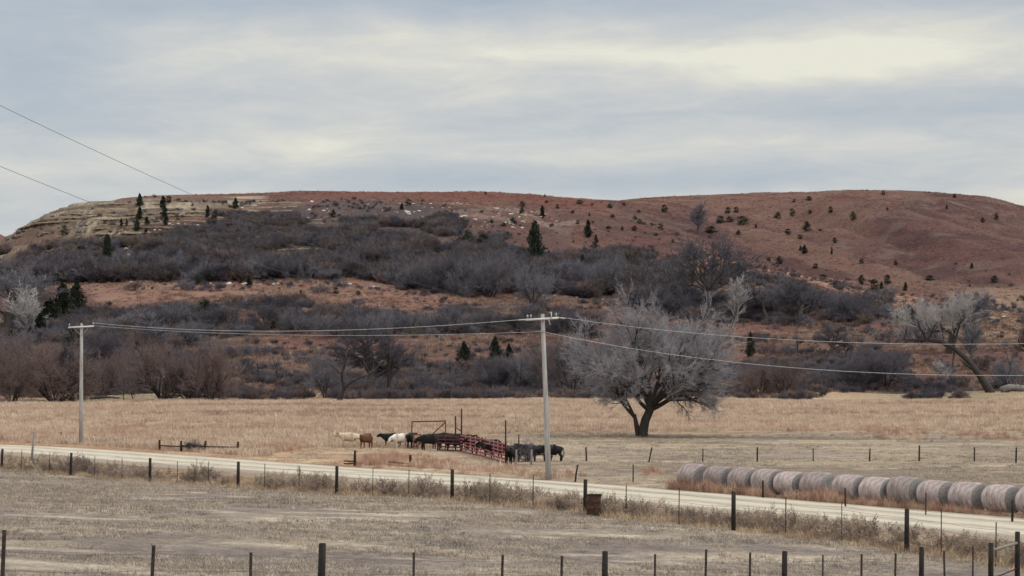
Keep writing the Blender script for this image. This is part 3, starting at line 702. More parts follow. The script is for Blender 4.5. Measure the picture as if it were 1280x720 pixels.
# grazed short tufts round the pens
G_GRZ = grass_mat('grazed_straw', [(.25, .205, .17), (.38, .31, .24), (.48, .39, .29)], .15, .25)
cG = source_collection('grazed_grass', [clump(60 + i, 22, .3, .16, .02, .5, G_GRZ) for i in range(3)])
X, Y = rand_world(34000, 125, 262, -.15, .27, 8); dr = droad(X, Y); k = (dr < -1.5) & (X > -18) & (fbm(X, Y * 2.5, 8, 92, 3) > .47); X, Y = X[k], Y[k]; g = np.random.default_rng(8)
scatter('grazed_grass', with_z(X, Y), cG, 3, .6 + .9 * g.random(len(X)) ** 2, 'short grazed tufts of grass on the trampled ground round the cattle pens', 'grass', 8)
# rusty bluestem: patches by the pens, in front of the bales
G_RUST = grass_mat('rust_bluestem', [(.31, .17, .125), (.42, .26, .185), (.54, .39, .28)], .5, .25)
cR = source_collection('bluestem', [clump(70 + i, 60, .5, .85 + .1 * i, .016, .2, G_RUST) for i in range(4)])
g = np.random.default_rng(9); px_ = []; 
def patch(px, py, sx, sy, n, seed):
    q = np.random.default_rng(seed); c = hit(px, py); l = hit(px + sx, py); t = hit(px, py - sy); w = abs(l.x - c.x); h = abs(t.y - c.y)
    return c.x + q.normal(size=n) * w * .5, c.y + q.normal(size=n) * h * .5
PX = []; PY = []
for a in ((480, 577, 40, 6, 420, 1), (535, 582, 36, 6, 260, 2), (610, 590, 60, 6, 90, 3), (345, 556, 9, 5, 60, 4), (368, 560, 16, 5, 110, 5), (150, 545, 40, 5, 160, 6), (100, 551, 12, 4, 60, 7),
          (690, 596, 30, 5, 60, 8), (815, 590, 14, 4, 40, 9), (1110, 540, 60, 8, 260, 10), (1230, 545, 40, 6, 160, 11), (960, 530, 50, 8, 160, 12), (560, 535, 60, 8, 160, 13), (120, 520, 80, 10, 300, 14), (140, 538, 60, 6, 350, 15), (330, 530, 90, 7, 240, 16), (40, 545, 40, 4, 150, 17), (700, 515, 60, 5, 160, 18), (1050, 515, 120, 5, 260, 19), (400, 512, 120, 4, 240, 20)):
    x, y = patch(*a); PX.append(x); PY.append(y)
q = np.random.default_rng(77); t = q.random(900)                       # ribbon in front of the bales
t = np.concatenate([t, q.random(700)]); bx = 10.6 + t * 19.4; by = 151.5 - t * 29.2; of = .80 + .5 * q.random(len(t)); PX.append(bx - of * .83 + .05); PY.append(by - .75 - of * .56); print('ribbon', droad(PX[-1], PY[-1])[:10])
X = np.concatenate(PX); Y = np.concatenate(PY); dr = droad(X, Y); k = dr < -.15; X, Y = X[k], Y[k]; print('bluestem', k.sum())
scatter('bluestem', with_z(X, Y), cR, 4, np.where((X > 9) & (sfence(X, Y) > 0) & (Y < 152) & (Y > 110) & (droad(X, Y) > -2.2), 1.3, 1.15) * (.2 + .45 * q.random(len(X)) ** 1.5) * (.5 + fbm(X, Y, 3, 97, 3)), 'rust red bluestem grass in tufts before the hay bales and beside the pens', 'grass', 9)
# grass and scrub on the hill flanks
G_HILL = grass_mat('hill_bluestem', [(.11, .06, .05), (.18, .098, .076), (.28, .175, .125)], .03, .3)
cH = source_collection('hill_grass', [clump(80 + i, 30, 1.1, .8, .1, .45, G_HILL) for i in range(3)])
X, Y = rand_world(78000, 455, 1230, -.25, .26, 10); Z = height(X, Y); px_, py_ = proj(X, Y, Z)
k = (fbm(X, Y, 18, 93, 4) > .40) & ~((px_ < 330) & (Y > 714) & (Y < 950)) & (np.random.default_rng(1).random(len(X)) < np.where(Y > 800, .75, .9)); X, Y = X[k], Y[k]; g = np.random.default_rng(10)
scatter('hill_grass', with_z(X, Y), cH, 3, (.3 + .65 * g.random(len(X)) ** 1.5) * np.where(Y > 800, .85, 1), 'rust red prairie grass in tufts over the hill slopes', 'grass', 10)
G_LOW = grass_mat('mixed_prairie_grass', [(.16, .09, .07), (.25, .15, .105), (.36, .25, .17), (.20, .165, .135)], .06, .35)
cM = source_collection('prairie_grass', [clump(86 + i, 34, .9, .75, .05, .4, G_LOW) for i in range(3)])
X, Y = rand_world(30000, 440, 720, -.25, .26, 14); k = fbm(X, Y, 14, 95, 4) > .44; X, Y = X[k], Y[k]; g = np.random.default_rng(14)
scatter('prairie_grass', with_z(X, Y), cM, 3, .5 + 1.0 * g.random(len(X)) ** 2, 'mixed tan, grey and rust prairie grass on the lower hillside', 'grass', 14)
X, Y = rand_world(7000, 450, 800, -.25, .26, 15); k = fbm(X, Y, 25, 96, 4) > .53; X, Y = X[k], Y[k]; g = np.random.default_rng(15)
scatter('scattered_scrub', with_z(X, Y), source_collection('scattered_scrub', [P_BUSH[0].c, P_BUSH[2].c, P_BUSH[1].c]), 3, .16 + .42 * g.random(len(X)) ** 2, 'low scattered scrub over the lower hillside grass', 'scrub', 15)
# brush that reads as one mass
def brush(name, keys, n, sc, seed, meshes, label, dens=lambda px, py: 1.0, d0=452, d1=960):
    X, Y = rand_world(n, d0, d1, -.28, .27, seed); Z = height(X, Y); px, py = proj(X, Y, Z)
    jx = px + (fbm(X, Y, 20, seed, 3) - .5) * 40; jy = py + (fbm(X, Y, 20, seed + 3, 3) - .5) * 14
    k = np.zeros(len(X), bool)
    for q in keys: k |= in_poly(jx, jy, BRUSH[q])
    g = np.random.default_rng(seed); k &= g.random(len(X)) < dens(jx, jy) * smooth(.36, .54, fbm(X, Y, 22, seed + 40, 3)); X, Y, Z = X[k], Y[k], Z[k]
    S = sc * (.55 + .75 * g.random(len(X))) * (.6 + .8 * fbm(X, Y, 40, seed + 9, 2))
    if dens is not None and name == 'slope_brush': S = S * np.interp(jy[k], [265, 320, 350], [.5, .9, 1.25])
    c = source_collection(name, meshes)
    print(name, len(X))
    return scatter(name, np.stack([X, Y, Z - .15], 1), c, len(meshes), S, label, 'brush', seed, .12)
bm = [P_BUSH[0].c, P_BUSH[1].c, P_BUSH[0].c, P_ROUND[3].c]
bush = [P_BUSH[0].c, P_BUSH[1].c, P_BUSH[0].c, P_BUSH[2].c, P_BUSH[3].c]
SZ = P_BUSH[0].h0
brush('slope_brush', ['slope'], 42000, 1.12, 21, bush, 'grey bare brush covering the steep slope below the hilltop rim', lambda px, py: np.interp(py, [250, 265, 290, 330, 380], [.35, .7, .95, 1, 1]), 640, 960)
BRUSH['slope_foot'] = [(20, 330), (130, 326), (240, 322), (360, 300), (440, 285), (520, 290), (590, 312), (680, 330), (830, 345), (830, 380), (690, 372), (560, 366), (436, 350), (200, 352), (30, 354)]
brush('slope_trees', ['slope_foot'], 7500, .52, 26, [P_ROUND[2].c, P_ROUND[3].c, P_SPREAD[1].c, P_TALL[0].c], 'bare grey trees massed in the draw below the hilltop, blending into the brush', lambda px, py: .5, 640, 860)
brush('bench_brush', ['band', 'right'], 14000, .9, 22, bush, 'dark bare brush in bands across the lower hillside', lambda px, py: .85, 520, 840)
brush('creek_brush', ['bank', 'bankr'], 9000, .7, 23, bush, 'low dark thicket along the creek bank at the far edge of the valley grass', lambda px, py: .95, 440, 560)

brush('woods_brush', ['woods'], 9000, .85, 24, [P_BUSH[2].c, P_BUSH[2].c, P_BUSH[0].c, P_BUSH[1].c], 'reddish brown bare undergrowth filling the woods at the left edge of the valley', lambda px, py: .9, 425, 560)
q = np.random.default_rng(55); X, Y = rand_world(11000, 398, 475, -.25, .26, 55); px_ = 640 + F * X / Y; k = (fbm(X, Y * 1.4, 12, 56, 3) + .07 * ((px_ > 430) & (px_ < 770)) > .60 - .13 * smooth(405, 450, Y)) & (q.random(len(X)) < .9); k &= (px_ < 1205); X, Y = X[k], Y[k]
scatter('creek_weeds', with_z(X, Y, .1), source_collection('creek_weeds', [P_BUSH[2].c, P_BUSH[0].c, cL.objects[0].data, cL.objects[1].data, cR.objects[0].data]), 5, .25 + .45 * q.random(len(X)), 'dark weeds and low scrub along the creek where the grass ends', 'scrub', 55)

# ------------------------------------------------------------------ limestone rubble on the rim (uncountable)
def rock(seed):
    g = np.random.default_rng(seed); co = g.normal(size=(26, 3)); co /= np.linalg.norm(co, axis=1)[:, None]; co *= np.array([.9, .6, .4]) * (.8 + .3 * g.random((26, 1)))
    import bmesh
    bm_ = bmesh.new(); [bm_.verts.new(c) for c in co]; bmesh.ops.convex_hull(bm_, input=bm_.verts); me = bpy.data.meshes.new('rock'); bm_.to_mesh(me); bm_.free(); me.materials.append(M_ROCK); return me
M_ROCK = noisy('limestone', (.30, .265, .21), (.55, .50, .42), 2, rnd=.2, bump=.4)
cK = source_collection('rubble', [rock(i) for i in range(4)])
g = np.random.default_rng(31); X, Y = rand_world(9000, 700, 1200, -.23, .23, 31); Z = height(X, Y); px_, py_ = proj(X, Y, Z)
dn = np.exp(-((Y - 872) / 24) ** 2) * ((px_ > 290) & (px_ < 700)) * smooth(.46, .62, fbm(X, Y, 9, 500, 3)) + .8 * np.exp(-((px_ - 1200) / 60) ** 2 - ((Y - 1120) / 35) ** 2) + .5 * (px_ < 300) * ((Y > 740) & (Y < 900)) * .35 + .25 * np.exp(-((px_ - 620) / 60) ** 2 - ((Y - 850) / 30) ** 2) + .01
k = g.random(len(X)) < dn; X, Y, Z = X[k], Y[k], Z[k]
scatter('limestone_rubble', np.stack([X, Y, Z], 1), cK, 4, .4 + 1.1 * g.random(len(X)) ** 2, 'pale limestone rubble strewn along the rim of the hill', 'rocks', 31)

# ledges and scrub of the bluff
M_LEDGE = noisy('bedded_limestone', (.13, .10, .075), (.40, .33, .235), .9, stretch=(.3, .3, 3), rnd=.25, bump=.5)
def slab(seed):
    g = np.random.default_rng(seed); mb = MB(); x = -1.6
    while x < 1.6: w = g.uniform(.3, .9); mb.box((x + w / 2, g.normal() * .12, g.normal() * .05), (w * .95, .7 + .3 * g.random(), .36 + .2 * g.random()), g.normal() * .12, (g.normal() * .05, g.normal() * .04)); x += w
    return mb.build('slab', M_LEDGE, link=False).data
g = np.random.default_rng(35); X, Y = rand_world(60000, 735, 930, -.235, -.08, 35); Z = height(X, Y); px_, py_ = proj(X, Y, Z); zz = Z + (fbm(X, Y, 60, 77, 3) - .5) * 5
k = (np.abs((zz / 2.1) % 1 - .5) < .06) & (fbm(X, Y * .4, 22, 36, 3) > .46 + .12 * smooth(180, 340, px_)) & (g.random(len(X)) < .8); X, Y, Z = X[k], Y[k], Z[k]; print('ledges', len(X))
o = scatter('rock_ledges', np.stack([X, Y, Z], 1), source_collection('ledges', [slab(i) for i in range(4)]), 4, .55 + .6 * g.random(len(X)), 'broken horizontal limestone ledges across the tan bluff at the left', 'rock ledges', 35, .03)
at_ = o.data.attributes['rot']; rr = np.zeros((len(X), 3)); rr[:, 2] = g.normal(size=len(X)) * .12; at_.data.foreach_set('vector', rr.astype(np.float32).ravel())
X, Y = rand_world(2600, 735, 960, -.22, -.05, 37); Z = height(X, Y); k = (fbm(X, Y, 20, 38, 3) > .5) & (g.random(len(X)) < .5) & (Y < 905); X, Y, Z = X[k], Y[k], Z[k]
scatter('bluff_scrub', np.stack([X, Y, Z], 1), source_collection('bluff_scrub', bush), 4, .18 + .3 * g.random(len(X)), 'small scattered grey scrub over the limestone bluff and upper slope', 'scrub', 37)

# ------------------------------------------------------------------ cedars, each its own tree
cone = [cedar_mesh(i, 'cone') for i in range(3)]; rnd_ = [cedar_mesh(i + 10, 'round') for i in range(3)]
CM = {'c': [mesh_np('crown', *m, M_CEDAR, link=False).data for m in cone], 'r': [mesh_np('crown', *m, M_CEDAR, link=False).data for m in rnd_], 'o': [mesh_np('crown', *m, M_CEDARB, link=False).data for m in rnd_[:1]]}
_mb = MB(); _mb.tube([(0, 0, -.12), (0, 0, .35), (.01, 0, .8)], [.035, .022, .006], 6); CT = _mb.build('trunk', M_BARK, link=False).data
ORD = ['first', 'second', 'third', 'fourth', 'fifth', 'sixth', 'seventh', 'eighth', 'ninth', 'tenth', 'eleventh', 'twelfth', 'thirteenth', 'fourteenth', 'fifteenth', 'sixteenth', 'seventeenth', 'eighteenth', 'nineteenth', 'twentieth']
TENS = {2: 'twenty', 3: 'thirty', 4: 'forty', 5: 'fifty'}
def ordn(i):
    if i < 20: return ORD[i]
    t, u = divmod(i + 1, 10)
    return (TENS[t] + '-' + ORD[u - 1]) if u else {2: 'twentieth', 3: 'thirtieth', 4: 'fortieth', 5: 'fiftieth'}[t]
_g = random.Random(5)
def cedar(px, py, hp, wp, label, group, kind='c', parts=True):
    if hp < 14: f = _g.uniform(.68, 1.2); hp *= f; wp *= f * _g.uniform(.8, 1.15)
    p = hit(px, py); H = hp * p.y / F; W = wp * p.y / F
    me = _g.choice(CM[kind]); nm = 'cedar_tree' if kind == 'c' else 'cedar_bush'; cat = 'cedar' if kind == 'c' else 'bush'
    if parts:
        e = empty(nm, p, _g.random() * 6, (W, W, H)); tag(e, label, cat, group)
        for n_, m_ in (('trunk', CT), ('crown', me)): o = bpy.data.objects.new(n_, m_); COL.objects.link(o); o.parent = e
    else:
        o = bpy.data.objects.new(nm, me); COL.objects.link(o); o.location = (p.x, p.y, p.z - .1); o.scale = (W, W, H); o.rotation_euler = (0, 0, _g.random() * 6); tag(o, label, cat, group)
BLUFF = [(174, 260, 15, 9), (203, 262, 12, 9), (205, 272, 14, 10), (210, 255, 7, 7), (151, 283, 12, 7), (158, 283, 11, 6), (174, 277, 13, 10), (183, 282, 12, 9), (171, 289, 16, 9), (182, 294, 9, 7), (80, 294, 8, 10), (259, 272, 14, 7),
         (267, 274, 10, 9), (294, 261, 12, 8), (131, 281, 5, 5), (207, 284, 14, 8), (240, 258, 5, 5), (102, 322, 12, 12)]
CENTRE = [(416, 272, 10, 9), (502, 262, 11, 8), (510, 257, 7, 7), (653, 259, 8, 9), (652, 269, 10, 9), (678, 273, 15, 8), (683, 254, 5, 5), (697, 261, 6, 5), (725, 255, 4, 6), (740, 257, 4, 5), (763, 260, 5, 7), (722, 280, 7, 7), (743, 314, 11, 10), (745, 304, 10, 7),
          (728, 333, 14, 10), (721, 324, 8, 6), (793, 289, 7, 9), (826, 287, 8, 8), (820, 295, 5, 8), (800, 280, 5, 5), (806, 281, 4, 4), (815, 282, 5, 5), (690, 283, 5, 8), (642, 280, 6, 10), (794, 275, 5, 5), (780, 257, 4, 6), (799, 266, 4, 5), (761, 286, 4, 8),
          (778, 289, 5, 4), (821, 319, 4, 4), (841, 304, 4, 4), (717, 304, 4, 4), (766, 272, 4, 6), (737, 270, 5, 4), (716, 267, 4, 4), (831, 266, 8, 7), (614, 279, 5, 7), (566, 270, 4, 5), (629, 283, 4, 7), (607, 243, 4, 3), (681, 246, 3, 3)]
EAST = [(1194, 247, 5, 6), (1105, 244, 4, 4), (1012, 251, 6, 8), (921, 266, 7, 7), (910, 267, 7, 7), (991, 271, 11, 9), (972, 273, 8, 8), (1039, 268, 9, 8), (1013, 267, 5, 6), (1067, 276, 13, 11), (900, 279, 8, 10), (913, 278, 7, 12), (929, 281, 9, 11), (945, 285, 8, 5), (923, 294, 7, 7),
        (985, 294, 7, 7), (1008, 290, 10, 9), (1000, 299, 6, 8), (1026, 289, 4, 6), (1044, 304, 6, 6), (1001, 314, 7, 5), (1006, 318, 10, 7), (1040, 318, 7, 3), (1110, 263, 4, 4), (993, 253, 4, 5), (1246, 271, 7, 6), (1246, 275, 5, 6), (1229, 278, 5, 5), (1077, 330, 6, 6), (1120, 332, 6, 5),
        (1243, 353, 8, 8), (1215, 336, 6, 4), (1162, 351, 6, 12), (1184, 262, 5, 3), (1058, 350, 4, 3)]
SPUR = [(961, 327, 6, 7), (975, 330, 8, 8), (1019, 336, 5, 8), (1028, 350, 9, 20), (1077, 356, 13, 12), (1094, 366, 16, 13), (1102, 362, 13, 8), (1109, 356, 12, 10), (1132, 364, 13, 8), (1083, 368, 6, 8)]
BENCH = [(301, 355, 10, 6), (311, 359, 11, 8), (417, 353, 11, 16), (420, 368, 8, 8), (403, 345, 6, 5), (376, 370, 8, 6), (382, 374, 6, 5), (443, 346, 16, 17), (421, 349, 7, 8), (448, 369, 7, 8), (247, 356, 13, 12), (240, 362, 9, 9), (352, 357, 6, 5), (268, 350, 6, 6), (190, 362, 5, 5), (343, 353, 5, 9)]
def run(L, where, grp, tones):
    L = sorted(L)
    for i, (x, y, h, w) in enumerate(L):
        kd = 'c' if h > w * 1.25 else 'r'; sz = 'tall' if h >= 13 else 'small' if h >= 7 else 'tiny'
        cedar(x, y, h + .5, w + .5, '%s %s %s, %s from left' % (sz, 'cedar' if kd == 'c' else 'cedar bush', where, ordn(i)), grp, kd, h >= 9)
g = np.random.default_rng(61); X, Y = rand_world(1500, 700, 1200, -.05, .24, 61); k = (fbm(X, Y, 45, 62, 3) > .5) & (g.random(len(X)) < .4); X, Y = X[k], Y[k]
scatter('hill_scrub', with_z(X, Y), source_collection('hill_scrub', [P_BUSH[0].c, P_BUSH[2].c, CM['r'][0]]), 3, .12 + .32 * g.random(len(X)) ** 2, 'tiny dark scrub dotted thinly over the red hill slopes', 'scrub', 61)
run(BLUFF, 'on the tan limestone bluff', 'cedars on the limestone bluff', 0); run(CENTRE, 'on the middle red slope', 'cedars on the middle slope', 0)
run(EAST, 'on the right-hand hill', 'cedars on the right-hand hill', 0); run(SPUR, 'on the orange spur', 'cedars on the orange spur', 0); run(BENCH, 'on the orange grass bench', 'cedars on the orange bench', 0)
cedar(669, 334, 56, 29, 'tallest dark conical cedar, standing alone at the top of the grey brush', None)
cedar(735, 297, 21, 12, 'rounded bushy cedar on the red slope right of the tallest cedar', None)
cedar(586, 309, 20, 17, 'dark rounded cedar at the upper edge of the grey brush', 'twin cedars in the slope brush', 'r'); cedar(603, 312, 19, 15, 'dark cedar just right of its twin at the upper edge of the brush', 'twin cedars in the slope brush', 'r')
cedar(134, 336, 40, 20, 'tall dark cedar rising from the brush below the bluff', None)
for x, y, h, w, l in ((78, 402, 46, 34, 'broad dark cedar at the left end of the orange bench'), (96, 388, 36, 26, 'dark cedar with a ragged top beside the orange bench'), (62, 408, 34, 28, 'dark green cedar half hidden by pale twigs at the left'), (50, 424, 30, 26, 'low dark cedar under the pale-limbed tree at the left'),
                      (88, 440, 30, 34, 'olive dark cedar just above the left utility pole'), (14, 440, 26, 24, 'low dark cedar at the left margin of the woods')):
    cedar(x, y, h, w, l, 'dark cedars left of the bench', 'c' if h > w * 1.15 else 'r')
cedar(254, 402, 26, 22, 'green round cedar among grey brush below the orange bench', None, 'o')
cedar(580, 458, 30, 20, 'left one of three dark cedars above the creek thicket', 'three cedars above the creek', 'c'); cedar(619, 456, 34, 21, 'middle and tallest of three dark cedars above the creek thicket', 'three cedars above the creek', 'c'); cedar(636, 457, 26, 17, 'right one of three dark cedars above the creek thicket', 'three cedars above the creek', 'c')
cedar(938, 446, 30, 12, 'narrow dark cedar behind the right side of the big tree', None); cedar(1060, 446, 9, 8, 'tiny cedar on the rusty bank below the brush', None)
cedar(888, 292, 12, 26, 'low wide dark bush under the grey tree in the draw', None, 'r'); cedar(1133, 402, 18, 26, 'dark evergreen scrub at the right end of the hillside brush', None, 'r')

# ------------------------------------------------------------------ bare trees, each its own
def tree(P, i, px, py, hp, wp, label, group=None, cat='tree', rz=None):
    p = hit(px, py); s = p.y / F; pl = P[i]
    return pl.place((p.x, p.y, p.z), hp * s, wp * s, label, cat, group, _g.random() * 6 if rz is None else rz)
lv_ = [dict(k=4, ang=40, ratio=.70, wander=.12, up=.04, segs=6, t0=.3), dict(k=4, ang=42, ratio=.64, wander=.17, up=.06, segs=5, t0=.25), dict(k=5, ang=42, ratio=.6, wander=.2, up=.05, segs=4), dict(k=3, ang=40, ratio=.6, wander=.2, up=.05, segs=2), dict(k=0, ang=40, ratio=.6, wander=.2, segs=2)]
g_ = random.Random(8); st_ = [((.1 * math.cos(a), .1 * math.sin(a), 3.6 + .5 * g_.random()), (math.cos(a) * s_, math.sin(a) * s_, 1), 5.2, .2) for a, s_ in ((0, 1.3), (1.1, .9), (2.2, .8), (3.1, 1.3), (4.2, .9), (5.3, .8), (.6, .35), (3.6, .3), (0, 2.2), (3.1, 2.4))]
l_, t_ = grow(808, st_, lv_, .03, 3); l_.insert(0, ([(0, 0, -.3), (.1, 0, 1.5), (.05, 0, 3), (.1, 0, 4.2)], [.42, .32, .29, .27]))
sp_ = Plant('bare_tree', l_, t_, M_BARK, M_TWD); q_ = hit(886, 390); sp_.t.materials[0] = M_BARKG
sp_.place(q_, 98 * q_.y / F, 120 * q_.y / F, 'spreading bare tree with pale trunk standing before the red hillside')
tree(P_TALL, 1, 921, 404, 60, 26, 'slender pale grey tree right of the spreading bare tree')
tree(P_TALL, 0, 874, 291, 40, 26, 'hazy grey tree in the draw under the right-hand hill')
tree(P_ROUND, 0, 70, 503, 86, 130, 'wide reddish bare tree with several dark trunks behind the left utility pole', rz=.4)
tree(P_SPREAD, 0, 90, 502, 76, 78, 'dark forked bare tree just left of the left utility pole', rz=2)
tree(P_ROUND, 0, 205, 500, 88, 92, 'broad rusty brown bare tree right of the left utility pole')
tree(P_ROUND, 1, 262, 501, 84, 84, 'reddish bushy bare tree at the edge of the valley grass', rz=1)
tree(P_ROUND, 3, 235, 500, 66, 60, 'dark twiggy bare tree between two reddish ones')
tree(P_ROUND, 1, 15, 505, 80, 84, 'reddish bare tree at the left edge of the view')
tree(P_THIN, 0, 155, 503, 42, 20, 'thin leaning sapling at the edge of the grass, left one of two', 'two saplings'); tree(P_THIN, 1, 168, 503, 38, 22, 'thin leaning sapling at the edge of the grass, right one of two', 'two saplings')
tree(P_THIN, 1, 280, 500, 90, 44, 'thin crooked dark tree rising above the reddish thicket')
tree(P_SPREAD, 1, 462, 497, 96, 88, 'bare dark tree with upswept forked limbs at the creek', rz=1.2)
tree(P_SPREAD, 0, 486, 496, 100, 70, 'tall dark bare tree behind the forked one at the creek', rz=3)
tree(P_ROUND, 2, 408, 498, 66, 60, 'grey bare tree over a dark stump at the creek')
tree(P_THIN, 2, 426, 503, 92, 40, 'thin crooked tree with a bent top by the stump')
tree(P_THIN, 0, 324, 480, 46, 26, 'small dark bare tree above the creek thicket')
tree(P_THIN, 1, 349, 478, 44, 22, 'slender bare sapling above the creek thicket')
tree(P_ROUND, 3, 716, 494, 84, 80, 'dark tangled bare tree right of the right utility pole', rz=.2)
tree(P_ROUND, 0, 690, 494, 74, 60, 'reddish bare tree directly behind the right utility pole')
tree(P_ROUND, 2, 655, 492, 60, 56, 'dull grey brown bare tree left of the right utility pole')
tree(P_ROUND, 3, 620, 490, 50, 60, 'low dark bare tree under the three cedars')
tree(P_ROUND, 1, 948, 496, 52, 62, 'low reddish spreading tree right of the big tree'); tree(P_ROUND, 0, 978, 495, 48, 52, 'low reddish tree with dark stems leaning right')
tree(P_SPREAD, 1, 1036, 449, 46, 46, 'small round bare tree on the rusty bank', rz=.5)
tree(P_THIN, 0, 998, 452, 46, 22, 'slim bare tree left of the small round one on the bank')
tree(P_ROUND, 3, 1104, 486, 58, 74, 'dark bare tree with low sprawling limbs at the grass edge')
tree(P_ROUND, 3, 1070, 484, 38, 50, 'low dark thicket tree left of the sprawling one')
tree(P_TALL, 0, 192, 440, 54, 50, 'pale grey bare tree behind the wires on the lower hillside', rz=1)
tree(P_ROUND, 2, 236, 432, 38, 48, 'grey rounded bare tree below the green cedar')
tree(P_SPREAD, 2, 8, 418, 84, 90, 'tall pale grey bare tree at the left edge', rz=2.2)
tree(P_TALL, 1, 34, 424, 68, 40, 'bare tree with whitish upright limbs at the left')
tree(P_ROUND, 2, 12, 468, 60, 76, 'grey brown bare tree low at the left edge'); tree(P_ROUND, 3, 130, 462, 56, 60, 'dark bare tree behind the left utility pole')
tree(P_ROUND, 0, 128, 498, 60, 60, 'rusty bare tree half hidden by the left utility pole')
tree(P_ROUND, 2, 760, 366, 52, 56, 'grey bare tree at the foot of the red slope'); tree(P_THIN, 0, 802, 372, 56, 34, 'slim dark bare tree at the foot of the red slope')
tree(P_ROUND, 2, 612, 372, 62, 84, 'broad pale grey crown at the front of the slope brush'); tree(P_ROUND, 2, 520, 362, 40, 44, 'rounded grey crown at the front of the slope brush')
tree(P_ROUND, 3, 566, 366, 56, 66, 'dark grey crown between two paler ones in the slope brush'); tree(P_ROUND, 2, 666, 380, 52, 60, 'grey crown below the tallest cedar')
tree(P_SPREAD, 1, 1000, 402, 52, 50, 'dark bare tree inside the right-hand brush', rz=1); tree(P_SPREAD, 1, 958, 402, 50, 44, 'dark bare tree behind the slender pale one', rz=2); tree(P_ROUND, 3, 1060, 400, 36, 50, 'low dark tree at the right end of the brush')
tree(P_TALL, 0, 1213, 462, 92, 34, 'upright pale tree behind the leaning trunk', rz=.3); tree(P_SPREAD, 2, 1186, 442, 82, 76, 'wide pale grey crown above the leaning trunk', rz=1.1)
tree(P_ROUND, 2, 1150, 430, 40, 60, 'low pale grey tree left of the leaning trunk')
tree(P_ROUND, 2, 1262, 488, 46, 56, 'grey tangle of upright limbs over the fallen logs'); tree(P_THIN, 1, 1264, 482, 56, 30, 'thin crooked limbs rising at the right edge')
tree(P_SPREAD, 3, 1300, 470, 90, 80, 'bare tree cut by the right edge of the view')
rows = []
for k_, (pl, y0, y1, xs, hp, wp, desc, grp) in enumerate(((P_ROUND, 470, 484, list(range(-30, 110, 24)), 56, 60, 'brown grey bare tree in the left woods', 'trees in the left woods'),
        (P_ROUND, 345, 353, list(range(36, 470, 34)), 26, 46, 'grey bare tree at the foot of the steep slope', 'trees at the foot of the slope'),
        (P_ROUND, 410, 424, list(range(150, 740, 46)), 34, 52, 'dull bare tree in the middle brush band', 'trees of the middle band'),
        (P_ROUND, 378, 398, list(range(836, 1110, 30)), 34, 46, 'dark bare tree of the right-hand thicket', 'trees of the right-hand thicket'))):
    for i, x in enumerate(xs):
        tree(pl, _g.choice([2, 3, 3] if k_ else [0, 2, 3]), x + _g.uniform(-8, 8), _g.uniform(y0, y1), hp * _g.uniform(.7, 1.2), wp * _g.uniform(.8, 1.25), '%s, %s from the left' % (desc, ordn(i)), grp)
for i, (x, y, h, w, k_, l) in enumerate(((330, 444, 15, 34, 1, 'round grey blue bush on the tan bank above the creek thicket'), (232, 363, 15, 26, 1, 'pale grey bush on the orange bench'), (272, 364, 12, 22, 0, 'dark low bush on the orange bench'), (166, 364, 13, 22, 2, 'brown low bush at the left of the orange bench'),
        (400, 366, 10, 26, 1, 'grey bush near the right end of the orange bench'), (426, 360, 9, 22, 1, 'small pale bush at the right end of the orange bench'), (1000, 486, 20, 30, 2, 'reddish low bush between two bare trees at the grass edge'), (650, 488, 16, 30, 2, 'reddish low bush at the creek'),
        (960, 446, 20, 30, 2, 'reddish bush on the rusty bank'), (985, 446, 18, 26, 1, 'greyish bush on the rusty bank'), (1225, 462, 18, 40, 2, 'rusty shrub right of the leaning trunk'), (1180, 470, 18, 30, 1, 'dark shrub under the leaning trunk'), (1020, 478, 16, 40, 0, 'dark shrub under the small round tree'), (820, 352, 16, 30, 0, 'dark bush at the foot of the spur'))):
    tree(P_BUSH, k_, x, y, h, w, l, None, 'bush')

